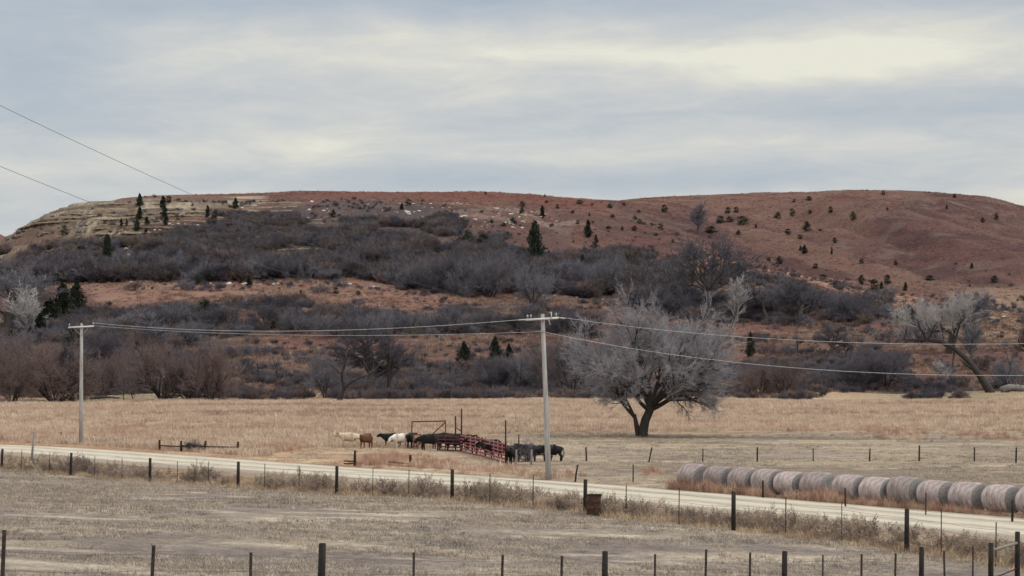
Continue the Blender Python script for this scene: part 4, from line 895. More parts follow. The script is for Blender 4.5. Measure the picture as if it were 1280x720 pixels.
# ------------------------------------------------------------------ the big lone tree
def hero():
    p = hit(803, 546)
    lv = [dict(k=5, ang=36, ratio=.72, wander=.13, up=.02, segs=7, t0=.32), dict(k=5, ang=40, ratio=.64, wander=.17, up=.035, segs=5, t0=.25), dict(k=5, ang=42, ratio=.60, wander=.22, up=.05, segs=4, t0=.2),
          dict(k=4, ang=38, ratio=.62, wander=.2, up=.05, segs=3, t0=.2), dict(k=4, ang=34, ratio=.70, wander=.18, up=.03, segs=3, t0=.2), dict(k=0, ang=1, ratio=1, wander=.2, up=.02, segs=2)]
    st = [((.9, 0, 3.0), (.55, .3, 1.0), 5.2, .40), ((1.0, 0, 3.2), (.95, -.3, .75), 5.2, .36), ((.8, .1, 3.2), (.1, -.5, 1), 5.2, .34), ((.7, 0, 3.0), (-.55, .35, .95), 5.4, .34), ((.95, 0, 2.7), (1.15, .1, .38), 5.0, .30),
          ((.6, 0, 2.6), (-.8, -.3, .7), 4.6, .27), ((-.75, 0, 1.8), (-1.0, .1, .95), 4.2, .22), ((-.7, 0, 1.7), (-.7, -.3, 1.2), 4.2, .2), ((1.0, 0, 3.3), (1.1, .5, .7), 5.6, .3), ((.8, 0, 3.3), (-.9, 0, 1.2), 5.4, .28), ((.9, .2, 3.1), (.5, .9, .8), 4.6, .28), ((.9, -.2, 3.0), (.6, -.95, .7), 4.4, .28)]
    limbs, tw = grow(4242, [(a_, b_, c_, d_ * .85) for a_, b_, c_, d_ in st], lv, .0112, 3)
    limbs.insert(0, ([(0, 0, -.3), (.05, 0, .5), (.3, 0, 1.6), (.7, 0, 2.5), (.95, 0, 3.4)], [.72, .54, .47, .42, .36])); limbs.insert(0, ([(-.3, 0, -.2), (-.55, 0, .7), (-.7, 0, 1.5), (-.85, 0, 2.2)], [.38, .27, .22, .17]))
    pl = Plant('lone_tree', limbs, tw, M_BARK, M_TWHERO, .2)
    print('hero', pl.h0, pl.w0, len(tw[0]))
    e = pl.place((p.x, p.y, p.z), 172 * p.y / F, 192 * p.y / F, 'big spreading bare tree with forked dark trunk and silvery twigs alone in the pasture', 'tree', None, 0)
    return e
hero()
M_LOG = noisy('bleached_log', (.09, .08, .075), (.26, .24, .225), 4, stretch=(.3, 1, 1), bump=.6)
def leaner():
    p = hit(1232, 491); s = p.y / F
    Pp = lambda dx, dy, y=0: np.array([dx * s, y, dy * s])
    limbs = [([Pp(8, -2), Pp(2, 6), Pp(-8, 22), Pp(-22, 40), Pp(-38, 55, 1), Pp(-56, 64, 1), Pp(-74, 66, 1.5), Pp(-104, 66, 2)], [.95, .74, .60, .56, .46, .42, .30, .12]),
             ([Pp(-40, 54, 1), Pp(-37, 66, .8), Pp(-34, 78, .5), Pp(-28, 92, .3)], [.34, .26, .2, .1]), ([Pp(-70, 66, 1.4), Pp(-66, 76, 1), Pp(-60, 88, 1)], [.24, .18, .1]), ([Pp(-72, 66, 1.4), Pp(-80, 80, 1.4), Pp(-84, 92, 1.4)], [.24, .18, .1]), ([Pp(-100, 66, 2), Pp(-97, 76, 2), Pp(-96, 84, 2)], [.16, .12, .06]),
             ([Pp(-16, 30), Pp(-24, 34, -.5), Pp(-34, 42, -1)], [.3, .2, .08]), ([Pp(-37, 56, 1), Pp(-40, 42, .6), Pp(-41, 32, .4)], [.22, .16, .06])]
    st = [(Pp(-37, 66, .8), (-.3, .2, 1), 3.6, .14), (Pp(-34, 76, .5), (.4, -.2, 1), 3.6, .13), (Pp(-66, 74, 1), (-.5, .1, 1), 3.4, .12), (Pp(-66, 74, 1), (.5, .3, 1), 3.6, .12), (Pp(-80, 78, 1.4), (-.6, 0, 1), 3.2, .11), (Pp(-97, 74, 2), (-.2, .3, 1), 2.4, .08),
          (Pp(-76, 67, 1.5), (-.1, -.3, 1), 3.4, .1), (Pp(-52, 64, 1), (.1, .4, 1), 3.6, .11), (Pp(-28, 90, .3), (.3, 0, 1), 2.4, .08), (Pp(-41, 36, .5), (-.4, 0, -.3), 1.8, .06)]
    l2, tw = grow(99, st, [dict(k=5, ang=36, ratio=.7, wander=.14, up=.06, segs=5, t0=.2), dict(k=5, ang=36, ratio=.64, wander=.18, up=.06, segs=4), dict(k=5, ang=36, ratio=.62, wander=.2, up=.05, segs=3), dict(k=4, ang=34, ratio=.7, wander=.2, up=.04, segs=2), dict(k=0, ang=1, ratio=1, segs=2)], .016, 1)
    pl = Plant('leaning_tree', limbs + l2, tw, M_BARK, M_TWP, .3)
    pl.place((p.x, p.y, p.z), pl.h0, pl.w0, 'old tree whose thick trunk leans far left, pale twigs rising from it', 'tree', None, 0)
    # fallen logs right of it
    for (a, b, r0, r1, l) in (((1236, 486), (1272, 480), 1.0, .6, 'thick fallen grey log lying right of the leaning tree'), ((1252, 491), (1290, 484), .75, .4, 'second fallen log lying in front of the thick one at the right edge')):
        q0 = hit(*a); d = q0.y / F; mb = MB(); dx = (b[0] - a[0]) * d
        mb.tube([(0, 0, .4), (dx * .3, .4, .9), (dx * .65, .6, .8), (dx, .6, .6)], [r0, r0 * .9, r0 * .75, r1], 9, jitter=.2, rng=random.Random(3)); lg = mb.build('fallen_log', M_LOG); lg.location = q0; tag(lg, l, 'log', 'fallen logs')
        for k in range(7):
            m2 = MB(); x = dx * (.2 + .16 * k); m2.tube([(x, .4, .9), (x + _g.uniform(-.8, .8), .2, 1.8), (x + _g.uniform(-1.6, 1.6), 0, 2.6 + _g.random())], [.14, .09, .03], 5); m2.build('limb', M_BARKG, lg)
leaner()
for x, y, h, w, l in ((424, 502, 13, 5, 'dark broken stump at the creek edge'), (663, 499, 9, 2, 'pale broken stump by the fallen branch')):
    p = hit(x, y); s = p.y / F; mb = MB(); mb.lathe([(w * s * .75, -.3), (w * s * .6, .3), (w * s * .45, h * s * .6), (w * s * .4, h * s * .9), (w * s * .2, h * s)], 9, jit=lambda c: c * (1 + .0) + np.random.default_rng(4).normal(size=c.shape) * .04)
    o = mb.build('stump', M_BARK if x < 500 else M_BARKG); o.location = p; tag(o, l, 'stump')
for (x, y, dx, l, mt) in ((652, 498, 20, 'pale fallen branch lying at the far edge of the grass', M_BARKG), (112, 500, 38, 'long pale fallen log behind the left utility pole', M_BARKG), (1118, 488, 34, 'dark fallen limb lying right of the sprawling tree at the grass edge', M_BARK), (1160, 489, 26, 'short dark limb on the ground left of the leaning tree', M_BARK)):
    p = hit(x, y); s = p.y / F; mb = MB(); mb.tube([(0, 0, .25), (dx * s * .5, .4, .45), (dx * s, 0, .3)], [.26, .2, .1], 7, jitter=.2, rng=random.Random(2)); o = mb.build('fallen_branch', mt); o.location = p; tag(o, l, 'log')

# ------------------------------------------------------------------ fences
M_POST = noisy('dark_weathered_post', (.012, .010, .009), (.045, .037, .032), 9, stretch=(1, 1, .2), bump=.5)
M_STEEL = noisy('rusty_steel_post', (.014, .011, .010), (.05, .036, .03), 12)
M_WIRE = noisy('barbed_wire', (.09, .075, .065), (.16, .14, .12), 20, rough=.6, metal=.3)
M_GREYP = noisy('grey_wood', (.14, .125, .11), (.27, .25, .225), 8, stretch=(1, 1, .15), bump=.5)
def post_pt(px, line):                                     # where the sight line through a column crosses a fence run
    (x0, y0), (x1, y1) = line; k = (px - 640) / F; t = (k * y0 - x0) / ((x1 - x0) - k * (y1 - y0)); return x0 + t * (x1 - x0), y0 + t * (y1 - y0)
def fence(name, label, posts, wires=4, wireh=1.15, cat='fence', wr=.0045, mats=(M_POST, M_STEEL)):
    """posts: (x, y, kind, height above ground, lean)   kind 'w' wooden, 's' steel"""
    x0, y0 = posts[0][0], posts[0][1]; root = empty(name, (x0, y0, h1(x0, y0))); tag(root, label, cat)
    rz = root.location.z; tops = []
    rg = random.Random(len(posts) * 7 + int(abs(x0)))
    for p in posts:
        x, y, k, h, lean = p[:5]; r = p[5] if len(p) > 5 else (.085 if k == 'w' else .022); z = h1(x, y); mb = MB()
        ly = rg.uniform(-.02, .02)
        if k == 'w':
            mb.tube([(0, 0, -.4), (lean * .5, ly, h * .5), (lean + 0, ly * 2, h - .01), (lean, ly * 2, h)], [r * 1.06, r, r * .95, r * .7], 9, jitter=.12, rng=rg)
            o = mb.build('wooden_post', mats[0], root)
        else:
            mb.box((lean * .5, ly, h / 2 - .2), (r * 1.7, r * .5, h + .4), rg.random(), (0, lean / h)); mb.box((lean * .5, ly + r * .5, h / 2 - .2), (r * .5, r * 1.2, h + .4), rg.random(), (0, lean / h))
            o = mb.build('steel_post', mats[1], root)
        o.location = (x - x0, y - y0, z - rz); tops.append((x - x0 + lean, y - y0, z - rz, h))
    for w in range(wires):
        f = .28 + .72 * w / max(wires - 1, 1); pts = []
        for i, t in enumerate(tops):
            pts.append((t[0], t[1], t[2] + min(wireh, t[3] * .95) * f))
            if i + 1 < len(tops): u = tops[i + 1]; pts.append(((t[0] + u[0]) / 2, (t[1] + u[1]) / 2, (t[2] + min(wireh, t[3] * .95) * f + u[2] + min(wireh, u[3] * .95) * f) / 2 - rg.uniform(.01, .05)))
        mb = MB(); mb.tube(pts, wr, 4, cap=False); mb.build('wire', M_WIRE, root)
    return root
LR = ((-27.5, 150), (13.3, 81)); P = []
for px, k, h in ((-90, 's', 1.2), (-58, 'w', 1.3), (-27, 's', 1.25), (3, 'w', 1.35), (27, 's', 1.35), (62, 's', 1.35), (89, 'w', 1.42), (119, 's', 1.35), (153, 's', 1.3), (188, 'w', 1.42), (222, 's', 1.3), (261, 's', 1.35), (298, 'w', 1.42), (331, 's', 1.4), (374, 's', 1.35), (421, 'w', 1.42), (466, 's', 1.4), (511, 's', 1.35),
                 (565, 'w', 1.42), (612, 's', 1.35), (666, 's', 1.4), (731, 'w', 1.42), (782, 's', 1.35), (848, 's', 1.4), (916, 'w', 1.45), (981, 's', 1.4), (1051, 's', 1.4), (1132, 'w', 1.45), (1175, 's', 1.6), (1243, 's', 1.4), (1320, 'w', 1.4), (1400, 's', 1.35), (1500, 'w', 1.4)):
    x, y = post_pt(px, LR); P.append((x, y, k, h, .02 if px > 100 else .05))
road_fence = fence('roadside_fence', 'barbed wire fence of wood and thin steel posts along the near side of the road', P)
LN = [(-60, 30), (-7.5, 35.5), (-3.6, 45), (2.2, 57), (7.1, 63), (11.6, 68), (14.1, 71)]
def near_pt(px):
    for a, b in zip(LN[:-1], LN[1:]):
        xa = a[0] / a[1]; xb = b[0] / b[1]; k = (px - 640) / F
        if xa <= k <= xb or (b is LN[-1]): return post_pt(px, (a, b))
P = []
for px, k, yt, lean in ((-200, 's', 664, 0), (2, 's', 662, .05), (188, 's', 681, .06), (313, 's', 690, .02), (401, 'w', 678, .04), (516, 's', 690, .03), (626, 's', 693, .04), (700, 's', 694, .04), (755, 'w', 688, .02), (817, 's', 692, .03), (880, 's', 686, .04), (936, 's', 690, .02), (979, 'w', 688, .02), (1027, 's', 693, .02), (1075, 's', 692, .02), (1117, 's', 691, .03), (1150, 'w', 683, .02), (1180, 's', 688, -.03), (1214, 's', 682, .03)):
    x, y = near_pt(px); h = CAMZ + (HY - yt) * y / F - h1(x, y); P.append((x, y, k, max(1.0, min(1.7, h)), lean, .075 if k == 'w' else .034)); print('near post', px, round(y, 1), round(h, 2))
near_fence = fence('pasture_fence', 'barbed wire fence with a few thick wooden posts crossing the bottom of the view', P, wires=4, wr=.0035)
# its brace: two dark end posts and a sloping rail
x, y = 14.05, 70.6; x2, y2 = 15.25, 72.6
r = empty('end_brace', (x, y, h1(x, y))); tag(r, 'dark brace of two posts and a sloping rail at the lower right corner', 'fence brace')
hA = CAMZ + (HY - 678) * y / F - h1(x, y); hB = CAMZ + (HY - 664) * y2 / F - h1(x2, y2); print('brace', hA, hB)
for (a, b, h) in ((x, y, hA), (x2, y2, hB)):
    mb = MB(); mb.tube([(0, 0, -.4), (.0, 0, h * .5), (.01, 0, h)], [.085, .08, .075], 9); o = mb.build('post', M_POST, r); o.location = (a - x, b - y, h1(a, b) - h1(x, y))
mb = MB(); mb.tube([(.04, .0, hA - .22), (x2 - x, y2 - y, h1(x2, y2) - h1(x, y) + hB - .34)], .045, 7); mb.build('rail', M_GREYP, r)
mb = MB(); mb.tube([(.04, 0, .3), (x2 - x, y2 - y, .42)], .02, 5); mb.build('lower_rail', M_POST, r)

# fence in front of the bales, and the one behind them
def at(px, d): return ((px - 640) / F * d, d)
P = [(*at(px, d), k, h, l, .06) for px, d, k, h, l in ((718, 158, 'w', 1.15, .22), (791, 156, 's', 1.15, .02), (953, 141.5, 'w', 1.05, 0), (1056, 133, 's', 1.1, 0), (1156, 126.5, 's', 1.25, .02), (1264, 121.5, 'w', 1.2, .02), (1390, 115, 'w', 1.2, 0))]
fence('sagging_fence', 'sagging wire fence with short posts between the gravel road and the hay bales', P, wires=2, wireh=.9, wr=.004)
P = [(*at(px, d), k, h, l, .065) for px, d, k, h, l in ((733, 187, 'w', 1.1, -.05), (810, 185, 's', 1.2, .25), (878, 186, 's', 1.0, .03), (946, 186, 'w', 1.15, .02), (1016, 187, 's', 1.0, 0), (1086, 187, 's', 1.0, .05), (1148, 187, 'w', 1.25, .04), (1217, 187, 's', 1.1, .02), (1269, 184, 'w', 1.2, .05), (1350, 183, 's', 1.1, 0), (1420, 182, 'w', 1.1, 0))]
fence('field_fence', 'thin wire fence crossing the pasture behind the hay bales', P, wires=2, wireh=.9, wr=.005)
# ruined fence left of the cattle
def rail_fence(name, label, base, posts, rails):
    b = hit(*base); s = b.y / F; r = empty(name, b); tag(r, label, 'fence'); 
    for (px, h, lean) in posts:
        x = (px - base[0]) * s; mb = MB(); mb.tube([(0, 0, -.3), (lean * .5, 0, h * s * .5), (lean, 0, h * s)], [.11, .10, .085], 8, jitter=.15, rng=random.Random(int(px))); o = mb.build('post', M_POST, r); o.location = (x, 0, h1(b.x + x, b.y) - b.z)
    for (xa, za, xb, zb) in rails:
        mb = MB(); mb.tube([((xa - base[0]) * s, -.08, za * s), ((xa + xb) / 2 * s - base[0] * s, -.08, (za + zb) / 2 * s - .03), ((xb - base[0]) * s, -.08, zb * s)], .055, 6); mb.build('rail', M_POST, r)
    return r
rail_fence('ruined_fence', 'four dark posts of a ruined rail fence standing alone in the tall grass', (227, 564), [(200, 14, 0), (227, 13, .0), (256, 13, .12), (298, 12, 0)], [(200, 7, 256, 5.5), (227, 7, 298, 5)])
rail_fence('ruined_fence', 'two dark posts with a low rail in the rusty grass before the cattle', (444, 582), [(444, 19, 0), (513, 15, 0)], [(430, 3, 444, 3), (486, 5, 513, 3), (430, 6, 446, 6)])
b = hit(243, 564); e = P_BUSH[0].place(b, 1.0, 1.9, 'small dark dead bush caught on the ruined rail fence', 'bush', None, 1, 'dead_bush'); 
for px, py, h, l, nm, mt, rr in ((38, 588, 49, 'tall thin grey pole leaning beside the left end of the roadside fence', 'marker_pole', M_GREYP, .085), (77, 549, 9, 'short dark stub post on the far side of the road at the left', 'stub_post', M_POST, .07)):
    if px == 38: x, y = post_pt(px, LR); y += .6; b = Vector((x, y, h1(x, y)))
    else: b = hit(px, py)
    s = b.y / F; mb = MB(); mb.tube([(0, 0, -.4), (.05, 0, h * s * .5), (.16 if px == 38 else 0, 0, h * s)], [rr, rr * .9, rr * .75], 8, jitter=.1, rng=random.Random(4)); o = mb.build(nm, mt); o.location = b; tag(o, l, 'pole' if px == 38 else 'post')

# ------------------------------------------------------------------ utility poles and lines
M_UPOLE = noisy('bleached_pole_wood', (.20, .188, .18), (.47, .45, .435), 9, stretch=(2, 2, .08), bump=.3, contrast=(.3, .75))
M_ARM = noisy('pale_crossarm_wood', (.48, .46, .43), (.68, .66, .63), 5, stretch=(.2, 2, 2))
M_INS = noisy('glazed_insulator', (.30, .28, .27), (.5, .48, .46), 8, rough=.25, spec=.5)
M_HARD = noisy('galvanised_steel', (.28, .28, .29), (.42, .42, .43), 10, rough=.5, metal=.6)
M_LINE = noisy('aluminium_line', (.42, .42, .43), (.6, .6, .61), 3, rough=.5, metal=.2)
M_DLINE = noisy('dark_cable', (.03, .03, .035), (.06, .06, .065), 3, rough=.5)
def utility_pole(px, py, top_px, arm, label, gear, lean=0):
    b = hit(px, py); s = b.y / F; H = (py - top_px) * s; r = empty('utility_pole', b); tag(r, label, 'utility pole')
    mb = MB(); mb.tube([(0, 0, -.6), (lean * .3, 0, H * .3), (lean * .65, 0, H * .65), (lean, 0, H)], [.20, .18, .155, .125], 12, jitter=.05, rng=random.Random(1)); mb.build('pole', M_UPOLE, r)
    xa, xb, za, zb = arm; A = np.array([(xa - px) * s, -.2, (py - za) * s]); B = np.array([(xb - px) * s, -.2, (py - zb) * s])
    mb = MB(); mb.box((A + B) / 2, (abs(B[0] - A[0]), .11, .14), 0, (0, -math.atan2(B[2] - A[2], B[0] - A[0]))); mb.build('crossarm', M_ARM, r)
    for t in ((.04, .5, .97) if not gear else (.06, .16, .93)):
        p = A + (B - A) * t; mb = MB(); mb.lathe([(.02, 0), (.02, .1), (.05, .1), (.065, .15), (.04, .17), (.06, .2), (.045, .25), (.0, .27)], 10); o = mb.build('insulator', M_INS, r, True); o.location = (p[0], p[1], p[2] + .07)
    for sg in (-1, 1):
        mb = MB(); q = A + (B - A) * (.5 + sg * .3); mb.tube([(lean, -.14, A[2] - .75), (q[0], -.13, q[2] - .06)], .018, 5)
        if not gear: mb.build('brace', M_HARD, r)
    if gear:
        p = A + (B - A) * .72; mb = MB(); mb.tube([(p[0], -.26, p[2] + .38), (p[0] + .12, -.28, p[2] + .42), (p[0] + .16, -.28, p[2] + .05), (p[0] - .04, -.28, p[2] - .05), (p[0] + .06, -.30, p[2] - .42)], .045, 7); mb.build('fuse_cutout', M_INS, r)
        mb = MB(); mb.tube([(A[0] + .05, -.2, A[2] + .02), (A[0] - .5, -.15, A[2] - .01)], .05, 7); mb.build('strain_insulator', M_INS, r)
        mb = MB(); mb.tube([(B[0], -.2, B[2] + .02), (B[0] + .45, -.15, B[2] - .04)], .045, 7); mb.build('strain_insulator', M_INS, r)
        mb = MB(); mb.lathe([(.19, 0), (.19, .12)], 12); o = mb.build('neutral_bracket', M_HARD, r); o.location = (lean, 0, H - 23 * s)
    return b, s, A, B, H
bl, sl, Al, Bl, Hl = utility_pole(102, 556, 405, (86, 118, 409.5, 408), 'bleached wooden utility pole at the left, beyond the gravel road', False)
br_, sr, Ar, Br, Hr = utility_pole(686, 600, 393, (657, 698, 400.5, 398), 'taller looking grey utility pole beside the cattle pens, leaning slightly left', True, -.42)
b3 = Vector((44.5, 103, 0)); b3.z = h1(44.5, 103)
r3 = empty('utility_pole', b3); tag(r3, 'wooden utility pole carrying the line on beyond the right edge', 'utility pole'); mb = MB(); mb.tube([(0, 0, -.6), (0, 0, 11)], [.2, .13], 12); mb.build('pole', M_UPOLE, r3); mb = MB(); mb.box((0, -.2, 10.6), (2.4, .11, .14), .6); mb.build('crossarm', M_ARM, r3)
b4 = Vector((-20, 40, 0)); b4.z = h1(-20, 40); T4 = 18.9
r4 = empty('utility_pole', b4); tag(r4, 'tall wooden utility pole holding the two upper cables beyond the left edge', 'utility pole'); mb = MB(); mb.tube([(0, 0, -.6), (0, 0, T4 - b4.z + .3)], [.22, .14], 12); mb.build('pole', M_UPOLE, r4); mb = MB(); mb.box((0, 0, T4 - b4.z - 2.2), (3.2, .12, .15), 1.2); mb.build('crossarm', M_ARM, r4)
def line(a, b, sag, rad, label, mat, group):
    a = np.array(a, float); b = np.array(b, float); pts = []
    for i in range(41): t = i / 40; p = a + (b - a) * t; p[2] -= 4 * sag * t * (1 - t); pts.append(p - a)
    mb = MB(); mb.tube(pts, rad, 5, cap=False); o = mb.build('power_line', mat); o.location = a; tag(o, label, 'power line', group); return o
wl = np.array(bl); wr_ = np.array(br_)
line(wl + Bl + [0, 0, .3], wr_ + Ar + [-.5, 0, 0], .75, .015, 'upper pale wire strung between the two utility poles', M_LINE, 'wires between the poles')
line(wl + Bl + [-.6, 0, .1], wr_ + [-.3, -.1, Hr - 22 * sr], .55, .011, 'lower thin wire strung between the two utility poles', M_LINE, 'wires between the poles')
line(wr_ + Br + [.45, 0, 0], (45.4, 103, 10.8), 1.75, .011, 'upper pale wire running right from the right pole over the big tree', M_LINE, 'wires running right')
line(wr_ + [-.2, -.1, Hr - 23 * sr], (44.5, 103, 9.5), 2.3, .0115, 'lower pale wire running right from the right pole over the big tree', M_LINE, 'wires running right')
# two cables coming from high above the near field down to the right pole
def cable(pp, z0, z1, label, x1, r):
    # pp: two sight points (column, row) the cable passes through
    a = np.array([br_.x, br_.y, z0]); c = np.array([x1[0], x1[1], 0.]); out = []
    for (px, py) in pp:
        k = (px - 640) / F; t = (k * a[1] - a[0]) / ((c[0] - a[0]) - k * (c[1] - a[1])); d = a[1] + (c[1] - a[1]) * t; out.append((t, CAMZ + (HY - py) * d / F - z0))
    (t1, v1), (t2, v2) = out; cc = (v2 / t2 - v1 / t1) / (t2 - t1); bb = v1 / t1 - cc * t1; pts = []
    for i in range(61): t = i / 60; p = a + (c - a) * t; p[2] = z0 + bb * t + cc * t * t; pts.append(p - a)
    print('cable', bb, cc, pts[-1][2] + z0); mb = MB(); mb.tube(pts, r, 5, cap=False); o = mb.build('power_line', M_DLINE); o.location = a; tag(o, label, 'power line', 'cables at the upper left')
cable(((237, 242), (0, 132)), 11.0, 0, 'upper dark cable slanting down across the sky at the upper left', (-20, 40), .007)
cable(((115, 254), (0, 208)), 9.9, 0, 'lower dark cable slanting down across the sky at the upper left', (-20, 40), .007)

# ------------------------------------------------------------------ hay bales
M_WRAP = noisy('weathered_net_wrap', (.19, .142, .128), (.49, .41, .385), 2.8, stretch=(2.2, .7, .7), bump=.8, c3=(.31, .25, .235), rnd=.2, bdist=.05)
M_HAY = noisy('grey_bale_end', (.135, .122, .118), (.24, .22, .213), 9, bump=.8, rnd=.15)
def bale(seed):
    g = np.random.default_rng(seed); L = .93; R0 = .76; ph = g.random(8) * 6.28
    def jit(c):
        th = np.arctan2(c[:, 2], c[:, 1]); x = c[:, 0]; k = 1 + .018 * np.sin(3 * th + ph[0]) + .012 * np.sin(5 * th + ph[1] + 2 * x) + .012 * np.sin(9 * x + ph[2] + th) + g.normal(size=len(x)) * .004
        k = k * np.where(c[:, 2] < -.55, .965, 1); c = c.copy(); c[:, 1] *= k * 1.04; c[:, 2] *= k; return c
    mb = MB(); prof = [(R0 * .89, -L)] + [(R0 * (1 - .09 * abs(x) ** 3.0), x * L) for x in np.linspace(-.97, .88, 16)]; mb.lathe(prof, 40, 'X', jit)
    rim = MB(); pr = [(R0 * (1 - .09 * abs(x) ** 3.0) * 1.006, x * L) for x in np.linspace(.87, .97, 4)] + [(R0 * .89, L * 1.0)]; rim.lathe(pr, 40, 'X', jit)
    ends = []
    for sg in (-1, 1):
        e = MB(); e.lathe([(R0 * .89, sg * L), (R0 * .78, sg * (L + .05)), (R0 * .6, sg * (L + .03)), (R0 * .4, sg * (L + .04)), (R0 * .2, sg * (L + .02)), (.01, sg * (L + .03))], 40, 'X', jit); ends.append(e)
    return mb.build('wrapped_side', M_WRAP, sm=True, link=False).data, rim.build('bare_edge_band', M_HAY, sm=True, link=False).data, [e.build('end_face', M_HAY, sm=True, link=False).data for e in ends]
BL = [bale(i) for i in range(5)]
looks = ['with a slumped left end', 'with frosted pale top', 'with pale streaked wrap', 'with dark right edge', 'slightly sunken', 'wider than most', 'after a gap', 'low and pale', 'taller than its neighbours', 'with a speckled side', 'with a grey right edge', 'pinkest of the row', 'cut by the view edge', 'beyond the view edge']
cx = [868, 901, 932, 961, 990, 1024, 1064, 1098, 1134, 1171, 1211, 1253, 1296, 1342]
u = norm(np.array([25.9 - 10.9, 129.3 - 151.3]))
for i, px in enumerate(cx):
    x, y = post_pt(px, ((10.9, 150.7), (25.9, 128.5))); k = BL[(i * 2 + 1) % 5]; e = empty('hay_bale', (x, y, h1(x, y) + .67 + (.05 if i == 8 else -.05 if i in (4, 7) else 0)), math.atan2(u[1], u[0]) + _g.uniform(-.05, .05))
    e.scale = ((1.10 if i in (5, 8) else 1.02) * 1.0, 1, 1.05 if i == 8 else 1); tag(e, '%s round hay bale from the left by the road, %s' % (ordn(i), looks[i]), 'hay bale', 'row of round hay bales')
    for nm, me in (('wrapped_side', k[0]), ('bare_edge_band', k[1]), ('end_face', k[2][0]), ('end_face', k[2][1])):
        o = bpy.data.objects.new(nm, me); COL.objects.link(o); o.parent = e
# ------------------------------------------------------------------ rusty barrel by the fence
M_RUST = noisy('flaking_rust', (.03, .017, .012), (.11, .058, .038), 7, c3=(.065, .034, .024), bump=.6)
x, y = post_pt(744.5, LR); x, y = x - .1, y - .55; b = Vector((x, y, h1(x, y))); r = empty('rusty_barrel', b, .3); tag(r, 'rusty brown steel drum standing by a fence post beside the road', 'barrel')
g = np.random.default_rng(8)
def dent(c): c = c.copy(); c[:, 0] += .02 * np.sin(c[:, 2] * 7 + 1) ; c[:, 1] += .02 * np.sin(c[:, 2] * 5); return c
mb = MB(); pr = [(.29, .08), (.30, .10)]; [pr.extend([(.295, z - .03), (.312, z), (.295, z + .03)]) for z in (.33, .60)]; pr += [(.295, .82), (.30, .84), (.285, .84), (.28, .5), (.28, .12)]; mb.lathe(pr, 28, jit=dent); mb.build('drum_wall', M_RUST, r, True)
mb = MB(); mb.lathe([(.30, .83), (.325, .845), (.325, .875), (.30, .885), (.28, .865), (.28, .83)], 28, jit=dent); mb.build('rim', M_POST, r, True)
mb = MB(); mb.lathe([(.28, .62), (.15, .66), (.01, .64)], 20); mb.build('ash_fill', M_HAY, r)
for a in (.3, 2.4, 4.5): mb = MB(); mb.box((.2 * math.cos(a), .2 * math.sin(a), .03), (.14, .10, .18)); mb.build('foot', M_POST, r)

# ------------------------------------------------------------------ cattle pens
M_RED = noisy('red_paint_worn', (.15, .018, .02), (.30, .05, .05), 6, rough=.55, spec=.4)
M_REDL = noisy('light_catching_red', (.32, .14, .14), (.5, .27, .27), 6, rough=.6)  # paler red paints in the light caught by the uprights
M_DRED = noisy('dark_red_steel', (.05, .016, .015), (.12, .035, .033), 6, rough=.6)
def panel(a, b, za, zb, label, n=6, ver=6, mat=M_RED, vmat=M_REDL):
    a = Vector(a); b = Vector(b); r = empty('corral_panel', (a.x, a.y, a.z)); tag(r, label, 'corral panel', 'red corral panels'); d = b - a
    for i in range(n):
        t = (i + .35) / n; mb = MB(); mb.tube([(0, 0, za * t), (d.x, d.y, d.z + zb * t)], .062, 6); mb.build('rail', mat, r)
    for k in range(ver):
        t = k / (ver - 1); h = za + (zb - za) * t; mb = MB(); q = d * t; mb.tube([(q.x + .03, q.y - .05, q.z + .05), (q.x + .03, q.y - .05, q.z + h)], .036 if k in (0, ver - 1) else .028, 6); mb.build('upright', mat if k in (0, ver - 1) else vmat, r)
    return r
g1 = Vector((-4.35, 203, 0)); g2 = Vector((-2.15, 193, 0)); g3 = Vector((-.45, 182.5, 0)); g0 = Vector((-6.4, 205.5, 0))
for v in (g0, g1, g2, g3): v.z = h1(v.x, v.y)
panel(g1, g2, 1.55, 1.6, 'left red corral panel with light painted on its uprights, slanting towards the road'); panel(g2, g3, 1.6, 1.65, 'right red corral panel, ending at the tall dark post')
panel(g0, g1, 1.45, 1.5, 'dark red corral panel behind the black cattle, left of the slanting ones', 5, 4, M_DRED, M_DRED)
mb = MB(); mb.box((0, 0, 0), (.16, .02, .32)); o = mb.build('white_tag', M_ARM); o.location = g1.lerp(g2, .72) + Vector((-.06, -.14, 1.02)); tag(o, 'small white board hung on the left red corral panel', 'sign')
def pole(px, d, top, label, r=.06, mat=M_POST):
    x = (px - 640) / F * d; z = h1(x, d); h = CAMZ + (HY - top) * d / F - z; mb = MB(); mb.tube([(0, 0, -.4), (.01, 0, h * .5), (0, 0, h)], [r * 1.1, r, r * .9], 8); o = mb.build('pen_post', mat); o.location = (x, d, z); tag(o, label, 'post'); return h
pole(632, 181.5, 525, 'tall dark post at the right end of the red panels'); pole(648.5, 186, 543, 'short dark post behind the grey dead bush', .05); 
r = empty('loading_frame', (-4.2, 204, h1(-4.2, 204))); tag(r, 'pair of tall dark posts joined by a short rail at the pen corner', 'post frame')
for px, d, top in ((577, 204, 511), (569.5, 205.5, 520)):
    x = (px - 640) / F * d; h = CAMZ + (HY - top) * d / F; mb = MB(); mb.tube([(0, 0, -.4), (0, 0, h)], .065, 8); o = mb.build('post', M_POST, r); o.location = (x + 4.2, d - 204, 0)
mb = MB(); mb.tube([((569.5 - 640) / F * 205.5 + 4.2, 1.4, 2.0), ((577 - 640) / F * 204 + 4.2, 0, 1.75)], .045, 6); mb.build('rail', M_DRED, r)
